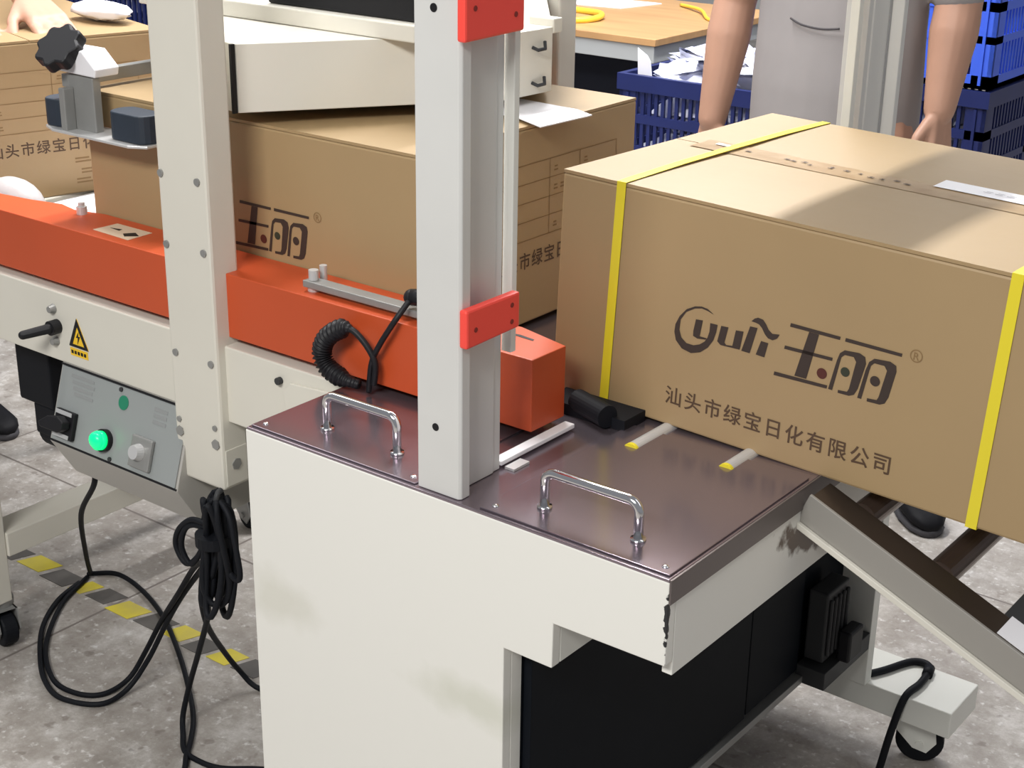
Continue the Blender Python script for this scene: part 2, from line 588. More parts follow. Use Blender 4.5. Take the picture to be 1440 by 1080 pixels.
# rubber roller where the belts hand over
rr = B().cyl((0.273, 0.282, 0.016), (0.33, 0.262, 0.016), 0.014, n=24)
rr.box(0.235, 0.350, 0.268, 0.312, 0.0005, 0.014)
rr.make('handover_roller', M['rubber'], T, label='black rubber roller under the carton corner')


def arch_post(y0, y1, inner, x0=0.261, x1=0.319):
    """extruded arch post; inner = +1 when the arch opening lies towards +y"""
    xr = x1 - 0.016
    if inner > 0:
        pts = [(x0, y0), (x1 - 0.003, y0), (x1, y0 + 0.003), (x1, y0 + 0.016), (xr, y0 + 0.022), (xr, y1 - 0.014), (xr - 0.002, y1 - 0.012), (xr - 0.002, y1), (x0, y1)]
        g0, g1 = y0 + 0.0235, y0 + 0.030
    else:
        pts = [(x0, y0), (xr - 0.002, y0), (xr - 0.002, y0 + 0.012), (xr, y0 + 0.014), (xr, y1 - 0.022), (x1, y1 - 0.016), (x1, y1 - 0.003), (x1 - 0.003, y1), (x0, y1)]
        g0, g1 = y1 - 0.030, y1 - 0.0235
    p = B().prism(pts, 'z', 0.0005, 0.64).make('arch_post', M['alu'], T, bevel=0.001, label='tall white aluminium arch post')
    B().box(xr + 0.0003, xr + 0.001, g0, g1, 0.001, 0.64).make('groove_strip', M['alu_groove'], p)
    return p


pn = arch_post(0.006, 0.096, 1)
pf = arch_post(0.925, 1.018, -1, 0.266, 0.319)
B().cyl((0.286, 0.0052, 0.076), (0.286, 0.0065, 0.076), 0.0042, n=16).make('bolt_hole', M['black'], pn)
B().cyl((0.286, 0.0052, 0.505), (0.286, 0.0065, 0.505), 0.0042, n=16).make('bolt_hole', M['black'], pn)
B().box(0.255, 0.330, 0.0, 1.036, 0.6405, 0.72).make('arch_crossbar', M['alu'], T, bevel=0.002)
for y0, y1, zb in ((0.0985, 0.1075, 0.138), (0.870, 0.884, 0.01)):
    B().box(0.299, 0.312, y0, y1, zb, 0.64).make('guide_bar', M['white'], T, bevel=0.001)


def clip(z0, z1, y0, y1, name='arch_clip'):
    c = B().prism([(y0, z0), (y1, z0 + 0.002), (y1, z1), (y0, z1)], 'x', 0.3195, 0.330)
    c = c.make(name, M['red'], T, bevel=0.0025, label='red plastic clip on the arch post')
    hh = z1 - z0
    for fy, fz in ((0.16, 0.45), (0.84, 0.28), (0.84, 0.72)):
        yy = y0 + (y1 - y0) * fy
        B().cyl((0.3298, yy, z0 + hh * fz), (0.3306, yy, z0 + hh * fz), 0.0027, n=12).make('screw_hole', M['red_dark'], c)
    return c


clip(0.172, 0.213, 0.003, 0.090)
clip(0.477, 0.545, -0.001, 0.090)
B().box(0.2525, 0.2605, 0.02, 0.11, 0.478, 0.545).make('arch_clip', M['red'], T, bevel=0.002)
# motor under the table
mo = B().box(0.393, 0.424, 0.715, 0.785, -0.50, -0.385)
for k in range(5):
    mo.box(0.424, 0.430, 0.720 + k * 0.013, 0.726 + k * 0.013, -0.49, -0.395)
mo = mo.make('drive_motor', M['dark_metal'], T, bevel=0.003, label='dark grey drive motor under the table')
B().box(0.4305, 0.452, 0.745, 0.79, -0.505, -0.455).make('terminal_box', M['black'], mo, bevel=0.004)
B().box(0.39, 0.437, 0.70, 0.851, -0.534, -0.505).make('motor_bracket', M['dark_metal'], T, bevel=0.001)
# feet and casters
for fy0, fy1 in ((0.862, 0.968), (-0.07, -0.002)):
    ft = B().box(-0.06, 0.575, fy0, fy1, -0.645, -0.600).make('foot', M['white'], T, bevel=0.002, label='white foot bar on casters')
    for cx in (0.503, 0.02):
        caster(ft, cx, (fy0 + fy1) / 2 + (0.025 if fy0 > 0 else 0), -0.645, 0.35, 0.038, M['white'])

# ------------------------------------------------------------------ outfeed roller frame
ang = math.radians(22.85)
RD = Vector((math.cos(ang), 0, -math.sin(ang)))
RN = Vector((math.sin(ang), 0, math.cos(ang)))
R0 = Vector((0.591, 0.27, -0.0065))


def rp3(s, y, n):
    p = R0 + RD * s + RN * n
    return (p.x, y, p.z)


def rbar(b, s0, s1, y0, y1, n0, n1):
    vs = [b.bm.verts.new(rp3(s, y, n)) for s in (s0, s1) for y in (y0, y1) for n in (n0, n1)]
    for f in ((0, 1, 3, 2), (4, 5, 7, 6), (0, 1, 5, 4), (2, 3, 7, 6), (0, 2, 6, 4), (1, 3, 7, 5)):
        b.bm.faces.new([vs[i] for i in f])
    return b


O = thing('outfeed_roller_frame', 'grey channel frame with brown rollers sloping down from the table edge', 'roller conveyor', (0.85, 0.5, FZ))
SL = 0.62
for y0, sgn in ((0.268, 1), (0.802, -1)):
    a = B()
    rbar(a, 0, SL, y0 if sgn > 0 else y0 - 0.004, y0 + 0.004 if sgn > 0 else y0, -0.036, 0)
    o1 = a.make('side_channel', M['rampside'], O, bevel=0.0008)
    b = B()
    rbar(b, 0.002, SL, y0 + 0.0045 if sgn > 0 else y0 - 0.045, y0 + 0.045 if sgn > 0 else y0 - 0.0045, -0.006, -0.001)
    rbar(B(), -0.004, SL, y0 - 0.006 if sgn > 0 else y0 + 0.0002, y0 - 0.0002 if sgn > 0 else y0 + 0.006, -0.042, -0.035).make('lower_lip', M['cream'], o1, bevel=0.0008)
    b.make('flange', M['ramp'], o1, bevel=0.0008, label='dark brown inner flange')
for s in (0.050, 0.152, 0.335, 0.435, 0.535):
    p0, p1 = rp3(s, 0.318, -0.016), rp3(s, 0.752, -0.016)
    B().cyl(p0, p1, 0.0165, n=28).make('roller', M['roller'], O, smooth=False)
for q0, q1, ya, yb, na, nb in ((0.228, 0.252, 0.318, 0.752, -0.030, -0.006), (SL - 0.02, SL, 0.275, 0.795, -0.036, -0.007)):
    rbar(B(), q0, q1, ya, yb, na, nb).make('crossbar', M['dark_metal'], O, bevel=0.001)
rbar(B(), 0.236, 0.42, 0.275, 0.316, -0.0008, 0.0006).make('cover_plate', M['label'], O, label='white cover plate on the flange')
for y in (0.30, 0.77):
    e = rp3(SL - 0.05, y, -0.036)
    B().box(e[0] - 0.015, e[0] + 0.015, y - 0.015, y + 0.015, FZ, e[2]).make('support_leg', M['rampside'], O)

# ------------------------------------------------------------------ carton sealer
S = thing('carton_sealer', 'cream carton sealing machine with orange belt guards, masts and grey control box', 'carton sealer', (-0.45, 0.53, FZ))
B().box(-1.0, -0.006, 0.165, 0.205, -0.107, 0.002).make('side_rail', M['cream'], S, bevel=0.002, label='cream side rail carrying switch and warning sign')
B().box(-1.0, -0.006, 0.845, 0.885, -0.107, 0.002).make('side_rail', M['cream'], S, bevel=0.002)
bed = B().box(-1.0, -0.006, 0.206, 0.844, -0.03, -0.004)
for k in range(22):
    bed.cyl((-0.98 + k * 0.045, 0.26, -0.008), (-0.98 + k * 0.045, 0.74, -0.008), 0.013, n=12)
bed.make('roller_bed', M['grey_metal'], S)
# orange belt guards
gd = B().prism([(-1.0, 0.172), (0.284, 0.175), (0.285, 0.238), (0.207, 0.2575), (-0.565, 0.2575), (-0.62, 0.2445), (-0.66, 0.252), (-0.72, 0.238), (-1.0, 0.20)], 'z', 0.0125, 0.1005)
gd = gd.make('belt_guard', M['orange'], S, bevel=0.0012, label='long orange guard over the near drive belt')
B().prism([(-1.0, 0.85), (0.02, 0.85), (0.02, 0.80), (-0.05, 0.752), (-0.90, 0.752), (-1.0, 0.79)], 'z', 0.0125, 0.06).make('belt_guard', M['orange'], S, bevel=0.0012)
B().prism([(0.213, 0.2315), (0.221, 0.2275), (0.246, 0.2262), (0.245, 0.2305), (0.222, 0.2335)], 'z', 0.1004, 0.1009).make('slot', M['black'], gd)
stk = B().prism([(-0.512, 0.193), (-0.510, 0.235), (-0.434, 0.235), (-0.432, 0.190)], 'z', 0.1006, 0.1011).make('sticker', mat('aged_sticker', (0.66, 0.52, 0.38), 0.5), gd, label='pale sticker with dark arrow')
B().prism([(-0.462, 0.206), (-0.452, 0.220), (-0.435, 0.212), (-0.450, 0.198)], 'z', 0.1011, 0.1014).prism([(-0.50, 0.214), (-0.48, 0.219), (-0.478, 0.212)], 'z', 0.1011, 0.1014).make('print', M['black'], stk)
kb = B().cyl((-0.592, 0.236, 0.1005), (-0.592, 0.236, 0.112), 0.008, n=16).cyl((-0.592, 0.236, 0.112), (-0.592, 0.236, 0.118), 0.005, n=12)
kb.make('screw_stud', M['silver'], gd)
for bx in (0.012,):
    lb = B().box(-0.088, 0.15, 0.187, 0.207, 0.106, 0.115).make('limit_bar', M['grey_metal'], gd, bevel=0.001, label='grey steel bar bolted along the guard')
    for p0, p1, r_ in (((-0.078, 0.197, 0.1152), (-0.078, 0.197, 0.128), 0.0065), ((-0.078, 0.2145, 0.1005), (-0.078, 0.2145, 0.130), 0.005), ((-0.078, 0.197, 0.1006), (-0.078, 0.197, 0.1058), 0.008), ((0.13, 0.197, 0.1006), (0.13, 0.197, 0.1058), 0.008), ((0.118, 0.197, 0.1152), (0.118, 0.197, 0.120), 0.006)):
        B().cyl(p0, p1, r_, n=14).make('bolt', M['silver'], lb)
sn = B().box(0.086, 0.125, 0.205, 0.232, 0.1155, 0.136).make('sensor', mat('pale_green_sensor', (0.16, 0.32, 0.16), 0.4), gd, bevel=0.002)
sn['label'] = 'small green sensor'
B().capsule((0.092, 0.190, 0.130), 0.010, (0.112, 0.196, 0.132), 0.011).make('plug', M['black'], sn, smooth=True)
cab = smooth_pts([(0.094, 0.184, 0.128), (0.088, 0.164, 0.106), (0.066, 0.161, 0.072), (0.052, 0.161, 0.045), (0.047, 0.160, 0.006)], 8)
B().tube(cab, 0.0036).make('sensor_cable', M['black'], S, smooth=True, label='black sensor cable running down the guard')
hp = smooth_pts([Vector(q) + Vector((0.010, 0, 0.006)) for q in ((0.046, 0.160, 0.012), (0.048, 0.160, 0.042), (0.030, 0.157, 0.068), (0.008, 0.154, 0.078), (-0.020, 0.151, 0.062), (-0.031, 0.150, 0.040), (-0.022, 0.150, 0.021), (0.004, 0.150, 0.012), (0.028, 0.152, 0.010))], 22)
N = len(hp)


def spiral(t):
    if t < 0.34:
        return 0.33
    k = min(1, (t - 0.34) / 0.06) * min(1, max(0.3, (0.97 - t) / 0.12))
    return 0.33 + k * (0.62 + 0.16 * math.sin(t * N * 1.35))


B().tube(hp, 0.0118, 12, rf=spiral).make('coiled_hose', M['black'], S, smooth=True, label='thick black coiled hose against the orange guard')
# masts
mf = B().box(-0.309, -0.2155, 0.150, 0.196, -0.205, 1.0).make('mast', M['cream'], S, bevel=0.004, label='near cream mast with rows of bolts')
B().box(-0.309, -0.2155, 0.900, 0.948, -0.205, 1.0).make('mast', M['cream'], S, bevel=0.004, label='far cream mast')
for bx, bz, r in ((-0.302, 0.225, .005), (-0.232, 0.224, .005), (-0.300, 0.130, .005), (-0.228, 0.131, .005), (-0.297, -0.021, .005), (-0.227, -0.022, .005), (-0.299, -0.119, .004), (-0.299, -0.137, .0075), (-0.227, -0.114, .004), (-0.227, -0.138, .0075)):
    B().cyl((bx, 0.1475, bz), (bx, 0.1502, bz), r, n=6 if r > .006 else 14).make('bolt', M['grey_metal'], mf)
B().cyl((-0.2158, 0.172, -0.170), (-0.212, 0.172, -0.170), 0.0085, n=6).make('bolt', M['grey_metal'], mf)
B().box(-0.2155, -0.2135, 0.154, 0.192, -0.200, -0.146).make('mast_bracket', M['cream'], mf, bevel=0.001)
B().prism([(-0.094, -0.105), (-0.104, -0.030), (-0.090, -0.018), (-0.006, -0.012), (-0.006, -0.105)], 'y', 0.160, 0.1648).make('end_plate', M['cream'], S, bevel=0.001)
B().cyl((-0.112, 0.1645, -0.020), (-0.112, 0.158, -0.020), 0.005, n=10).make('bolt', M['dark_metal'], S)
# taping head between the masts
HZ0, HZ1 = 0.301, 0.389
H = B().prism([(-0.50, 0.875), (-0.50, 0.375), (-0.335, 0.30), (-0.305, 0.232), (-0.2285, 0.223), (-0.024, 0.519), (-0.018, 0.612), (-0.2285, 0.88)], 'z', HZ0, HZ1)
H = H.make('head_cover', M['cream'], S, bevel=0.0012, label='cream tapered cover of the taping head')
B().box(-0.2335, -0.2295, 0.2155, 0.222, HZ0, HZ1).make('mast_gap_shade', M['black'], H)  # black strip in place of the shaded gap between mast and head
B().prism([(-0.60, 0.375), (-0.062, 0.375), (-0.062, 0.60), (-0.33, 0.70), (-0.60, 0.88)], 'z', HZ1 + 0.0005, 0.412).make('head_frame', M['cream'], H, bevel=0.002)
tr = B().box(-0.345, -0.075, 0.392, 0.58, 0.4125, 0.47)
tr.cyl((-0.25, 0.40, 0.50), (-0.25, 0.57, 0.50), 0.07, n=32)
tr.make('tape_reel_housing', M['black'], H, bevel=0.003, label='black tape reel housing')
for z in (0.366, 0.318):
    B().tube([(-0.0205, 0.570, z), (-0.012, 0.572, z - 0.003), (-0.012, 0.588, z - 0.003), (-0.016, 0.592, z + 0.006)], 0.0025, 8).make('latch', M['dark_metal'], H, smooth=True)
B().box(-0.06, -0.017, 0.613, 0.634, 0.380, 0.400).make('head_bracket', M['cream'], H, bevel=0.002)
B().box(-0.30, -0.24, 0.8805, 0.8995, 0.31, 0.38).make('mast_slider', M['grey_metal'], H)
B().prism([(0.0, 0.500), (0.073, 0.466), (0.080, 0.572), (0.043, 0.589), (-0.12, 0.60), (-0.12, 0.45)], 'z', 0.2860, 0.2875).make('wiper_plate', M['label'], H, label='thin white wiper plate lying on the carton')
B().box(-0.11, -0.06, 0.50, 0.56, 0.2876, 0.3008).make('plate_mount', M['grey_metal'], H)
# infeed press unit left of the near mast
IU = B().box(-0.592, -0.577, 0.222, 0.90, 0.290, 0.308).make('press_bar', M['grey_metal'], S, bevel=0.001, label='grey bar across the machine holding the press pads')
B().box(-0.600, -0.225, 0.905, 0.915, 0.285, 0.312).make('bar_holder', M['grey_metal'], S, bevel=0.001)
bk = B().box(-0.578, -0.523, 0.222, 0.236, 0.232, 0.309)
bk.box(-0.578, -0.566, 0.204, 0.222, 0.232, 0.292)
bk.make('bracket', M['grey_metal'], IU, bevel=0.0015)
bl = B().prism([(-0.603, 0.312), (-0.607, 0.322), (-0.588, 0.345), (-0.540, 0.345), (-0.512, 0.322), (-0.515, 0.3105)], 'y', 0.220, 0.262)
bl.make('clamp_block', mat('white_plastic', (0.78, 0.77, 0.80), 0.4), IU, bevel=0.002)
kn = B()
ka = Vector((-0.578, 0.232, 0.334))
kc = ka + Vector((0.12, -0.60, 0.62)).normalized() * 0.020
ka, kc = ka + (kc - ka) * 0.55 + Vector((-0.006, 0, -0.004)), kc + (kc - ka) * 0.55 + Vector((-0.006, 0, -0.004))
axis = (kc - ka).normalized()
u = axis.orthogonal().normalized()
w = axis.cross(u)
ring0, ring1 = [], []
for k in range(48):
    t = 2 * PI * k / 48
    rad = 0.034 + 0.0034 * math.cos(t * 8)
    ring0.append(kn.bm.verts.new(ka + (u * math.cos(t) + w * math.sin(t)) * rad))
    ring1.append(kn.bm.verts.new(kc + (u * math.cos(t) + w * math.sin(t)) * rad))
kn.bm.faces.new(ring0)
kn.bm.faces.new(ring1)
for k in range(48):
    kn.bm.faces.new((ring0[k], ring0[(k + 1) % 48], ring1[(k + 1) % 48], ring1[k]))
kn.cyl(ka - axis * 0.02, ka, 0.012)
kn.make('hand_knob', M['black'], IU, bevel=0.003, label='black lobed hand knob')
pp = [(-0.640, 0.240), (-0.625, 0.212), (-0.595, 0.200), (-0.43, 0.200), (-0.405, 0.214), (-0.405, 0.2575), (-0.628, 0.2575)]
B().prism(pp, 'z', 0.2285, 0.2325).make('pad_plate', M['silver'], IU, bevel=0.001)
for x0, x1 in ((-0.632, -0.582), (-0.487, -0.408)):
    pts = []
    for k in range(9):
        a = PI / 2 + PI * k / 8
        pts.append((x0 + 0.016 + 0.016 * math.cos(a), 0.233 + 0.022 * math.sin(a)))
    for k in range(9):
        a = -PI / 2 + PI * k / 8
        pts.append((x1 - 0.016 + 0.016 * math.cos(a), 0.233 + 0.022 * math.sin(a)))
    B().prism(pts, 'z', 0.2328, 0.272).make('press_pad', M['pad'], IU, bevel=0.002, label='dark blue rubber press pad')
# rail fittings
tg = B().cyl((-0.578, 0.165, -0.052), (-0.578, 0.150, -0.052), 0.011).capsule((-0.578, 0.150, -0.052), 0.0075, (-0.598, 0.118, -0.058), 0.0065)
tg.make('toggle_knob', M['black'], S, smooth=False, label='black toggle knob on the cream rail')
for bz in (-0.026, -0.076):
    B().cyl((-0.584, 0.1648, bz), (-0.584, 0.156, bz), 0.0075, 0.005, n=12).make('bolt', M['grey_metal'], S)
ws = B().prism([(-0.552, -0.078), (-0.512, -0.078), (-0.512, -0.090), (-0.552, -0.090)], 'y', 0.1642, 0.1649)
ws = ws.prism([(-0.553, -0.0755), (-0.509, -0.0755), (-0.531, -0.030)], 'y', 0.1642, 0.1649).make('warning_sign', M['yellow'], S, label='yellow triangular electric hazard sticker')
wb = B()
tri_o = [(-0.553, -0.0755), (-0.509, -0.0755), (-0.531, -0.030)]
tri_i = [(-0.5445, -0.0715), (-0.5175, -0.0715), (-0.531, -0.0425)]
for i in range(3):
    j = (i + 1) % 3
    wb.prism([tri_o[i], tri_o[j], tri_i[j], tri_i[i]], 'y', 0.1636, 0.1641)
wb.prism([(-0.5285, -0.050), (-0.5355, -0.060), (-0.531, -0.0595), (-0.533, -0.070), (-0.526, -0.057), (-0.5305, -0.0575)], 'y', 0.1636, 0.1641)
for k in range(5):
    wb.box(-0.549 + k * 0.0072, -0.5445 + k * 0.0072, 0.1636, 0.1641, -0.0865, -0.0815)
wb.make('pictogram', M['black'], ws)
# control box
CB = B().prism([(0.166, -0.1072), (0.130, -0.222), (0.170, -0.287), (0.46, -0.287), (0.46, -0.1072)], 'x', -0.576, -0.292)
CB = CB.make('control_box', mat('grey_beige_paint', (0.42, 0.405, 0.375), 0.42), S, bevel=0.0012, label='grey control box under the rail')
PT = Vector((0, 0.166, -0.1072))
PD = Vector((0, -0.036, -0.1148)).normalized()
PNn = Vector((0, -0.1148, 0.036)).normalized()


def pnl(x, s, n):
    p = PT + PD * s + PNn * n
    return Vector((x, p.y, p.z))


def pbox(b, x0, x1, s0, s1, n0, n1):
    vs = [b.bm.verts.new(pnl(x, s, n)) for x in (x0, x1) for s in (s0, s1) for n in (n0, n1)]
    for f in ((0, 1, 3, 2), (4, 5, 7, 6), (0, 1, 5, 4), (2, 3, 7, 6), (0, 2, 6, 4), (1, 3, 7, 5)):
        b.bm.faces.new([vs[i] for i in f])
    return b


fpl = pbox(B(), -0.572, -0.296, 0.004, 0.116, 0.0003, 0.0022).make('faceplate', M['faceplate'], CB, bevel=0.0008, label='silver switch panel')
sw = pbox(B(), -0.562, -0.518, 0.066, 0.108, 0.0023, 0.010).make('rotary_switch', M['black'], fpl, bevel=0.002, label='black rotary switch with silver bars')
sb = pbox(B(), -0.560, -0.524, 0.067, 0.073, 0.0101, 0.0108)
pbox(sb, -0.560, -0.524, 0.101, 0.107, 0.0101, 0.0108)
sb.make('silver_plate', M['silver'], sw)
hv = B()
hs = [hv.bm.verts.new(pnl(x, s, n)) for (x, s) in ((-0.578, 0.090), (-0.574, 0.098), (-0.535, 0.098), (-0.523, 0.091), (-0.523, 0.080), (-0.538, 0.074), (-0.560, 0.078)) for n in (0.0109, 0.026)]
for i in range(7):
    j = (i + 1) % 7
    hv.bm.faces.new((hs[2 * i], hs[2 * j], hs[2 * j + 1], hs[2 * i + 1]))
hv.bm.faces.new([hs[2 * i] for i in range(7)])
hv.bm.faces.new([hs[2 * i + 1] for i in range(7)])
hv.make('lever', M['black'], sw, bevel=0.002)
pl = B().cyl(pnl(-0.452, 0.088, 0.0023), pnl(-0.452, 0.088, 0.010), 0.0165, n=24).make('pilot_lamp', M['black'], fpl, label='lit green pilot lamp')
lens = B().cyl(pnl(-0.452, 0.088, 0.0101), pnl(-0.452, 0.088, 0.018), 0.0140, n=24)
lens.ball(pnl(-0.452, 0.088, 0.018), 0.0138, 20, (1, 0.7, 0.95))
lens.make('lens', M['lamp_green'], pl, smooth=True)
B().cyl(pnl(-0.427, 0.026, 0.0023), pnl(-0.427, 0.026, 0.0031), 0.0105, n=24).make('green_dot', M['green_dot'], fpl, label='dark green round sticker')
ks = pbox(B(), -0.392, -0.348, 0.062, 0.108, 0.0023, 0.009).make('key_switch', M['grey_metal'], fpl, bevel=0.002, label='grey square switch with round silver boss')
B().cyl(pnl(-0.372, 0.084, 0.0091), pnl(-0.372, 0.084, 0.020), 0.0125, 0.010, n=20).make('boss', M['silver'], ks)
en = B()
for r0 in range(4):
    pbox(en, -0.548 + 0.004 * r0, -0.496 + 0.003 * (r0 % 2), 0.012 + r0 * 0.0085, 0.0165 + r0 * 0.0085, 0.0023, 0.0026)
en.make('printed_label', M['pale_print'], fpl)
en = B()
for r0 in range(3):
    pbox(en, -0.362, -0.334, 0.016 + r0 * 0.009, 0.021 + r0 * 0.009, 0.0023, 0.0026)
en.make('printed_label', M['pale_print'], fpl)
for x, s in ((-0.436, 0.0085), (-0.436, 0.112)):
    B().cyl(pnl(x, s, 0.0023), pnl(x, s, 0.0045), 0.0034, n=10).make('screw', M['dark_metal'], fpl)
pbox(B(), -0.574, -0.293, 0.0006, 0.0032, 0.0003, 0.003).make('panel_gap_shade', M['black'], CB)  # black strip painting the shaded gap between rail and panel
pbox(B(), -0.574, -0.293, 0.1165, 0.1190, 0.0003, 0.0022).make('panel_gap_shade', M['black'], CB)  # same painted gap line along the lower panel edge
# gear motor left of the control box
gm = B().box(-0.800, -0.712, 0.235, 0.33, -0.245, -0.112).box(-0.772, -0.716, 0.24, 0.32, -0.300, -0.2455)
gm.cyl((-0.776, 0.28, -0.30), (-0.708, 0.28, -0.30), 0.034, n=24)
gm.make('gear_motor', M['rubber'], S, bevel=0.004, label='black gear motor under the rail')
# legs
for lx, ly in ((-0.955, 0.207), (-0.955, 0.803), (-0.09, 0.207), (-0.09, 0.803)):
    L_ = B().box(lx, lx + 0.046, ly, ly + 0.04, -0.665, -0.1075).make('leg', M['cream'], S, bevel=0.002)
    caster(L_, lx + 0.035, ly + 0.025, -0.665, -0.2, 0.032)
for lx in (-0.968, -0.088):
    cbx = B().box(lx, lx + 0.064 if lx < -0.5 else lx + 0.042, 0.2475, 0.8025, -0.578, -0.533)
    cbx.make('crossbar', M['cream'], S, bevel=0.002)


# ------------------------------------------------------------------ printing shared by the cartons
LOGO = {
 'ink': [
  [(0.2213, 0.1489), (0.2119, 0.1539), (0.204, 0.1548), (0.1952, 0.1528), (0.1845, 0.1468), (0.1759, 0.1363), (0.1712, 0.1254), (0.1706, 0.1161), (0.1736, 0.1066), (0.1824, 0.0987), (0.1952, 0.0965), (0.2072, 0.1008), (0.2165, 0.1089), (0.2227, 0.1192), (0.2255, 0.1295), (0.2265, 0.1386), (0.2168, 0.1384), (0.2168, 0.1282), (0.2148, 0.1201), (0.2115, 0.1147), (0.2052, 0.1097), (0.1976, 0.1067), (0.1879, 0.1068), (0.1805, 0.112), (0.1771, 0.1203), (0.1777, 0.1327), (0.1843, 0.1435), (0.1955, 0.1503), (0.2042, 0.1525), (0.2121, 0.1515)],
  [(0.1978, 0.1381), (0.2069, 0.139), (0.2045, 0.1194), (0.2140, 0.1195), (0.2125, 0.1174), (0.2018, 0.1159), (0.1959, 0.1176), (0.1957, 0.1237)],
  [(0.2312, 0.1388), (0.2405, 0.1394), (0.2373, 0.1206), (0.24, 0.1183), (0.2477, 0.1194), (0.2503, 0.1385), (0.26, 0.1395), (0.2575, 0.1175), (0.2325, 0.1163), (0.2279, 0.1196)],
  [(0.2676, 0.1477), (0.2769, 0.1481), (0.2704, 0.1167), (0.2596, 0.1168)],
  [(0.2685, 0.1538), (0.2723, 0.158), (0.2764, 0.16), (0.2828, 0.1592), (0.287, 0.155), (0.2908, 0.1496), (0.2959, 0.1463), (0.3047, 0.1476), (0.3022, 0.1424), (0.2968, 0.139), (0.2909, 0.1398), (0.2868, 0.1432), (0.2824, 0.1493), (0.2783, 0.1527), (0.2739, 0.1535)],
  [(0.283, 0.1346), (0.2921, 0.1343), (0.289, 0.1169), (0.2781, 0.1174)],
  [(0.3166, 0.1641), (0.3765, 0.1641), (0.376, 0.1604), (0.3161, 0.1599)],
  [(0.3125, 0.1373), (0.3705, 0.1387), (0.37, 0.135), (0.312, 0.1333)],
  [(0.3032, 0.1044), (0.3681, 0.1063), (0.3677, 0.1025), (0.3027, 0.1001)],
  [(0.3394, 0.1599), (0.3513, 0.1599), (0.3424, 0.1066), (0.3279, 0.1063)],
  [(0.3825, 0.1644), (0.4472, 0.1642), (0.4469, 0.1606), (0.3821, 0.1603)],
  [(0.3695, 0.1028), (0.3756, 0.1374), (0.378, 0.146), (0.3831, 0.1507), (0.4003, 0.1521), (0.4071, 0.1495), (0.409, 0.1422), (0.4034, 0.1126), (0.3999, 0.1048), (0.3944, 0.102), (0.3811, 0.1016), (0.3811, 0.105), (0.3916, 0.1058), (0.3934, 0.1097), (0.3976, 0.1413), (0.3942, 0.146), (0.3838, 0.1456), (0.3803, 0.1421), (0.3793, 0.1362), (0.3743, 0.1026)],
  [(0.4041, 0.1026), (0.4094, 0.1357), (0.4122, 0.1454), (0.4176, 0.1506), (0.4354, 0.1522), (0.4425, 0.1494), (0.4437, 0.1431), (0.4388, 0.1128), (0.4354, 0.1051), (0.4301, 0.1024), (0.4153, 0.1018), (0.4153, 0.1054), (0.4261, 0.1064), (0.4279, 0.1101), (0.4332, 0.1412), (0.4296, 0.1458), (0.4183, 0.1457), (0.4149, 0.1421), (0.4136, 0.1357), (0.4087, 0.1026)]]}
DOTS = [(0.3600, 0.1178, 0.0061, 'ink_red'), (0.3866, 0.1270, 0.0053, 'ink_green'), (0.4215, 0.1264, 0.0057, 'ink')]
CO = '汕头市绿宝日化有限公司'
CL, CW, CH = 0.635, 0.478, 0.274


def strokes(b, f, rows):
    """short printed marks; f maps (a, b) on a face to 3-D"""
    for a0, b0, a1, b1 in rows:
        b.poly([f(a0, b0), f(a1, b0), f(a1, b1), f(a0, b1)])


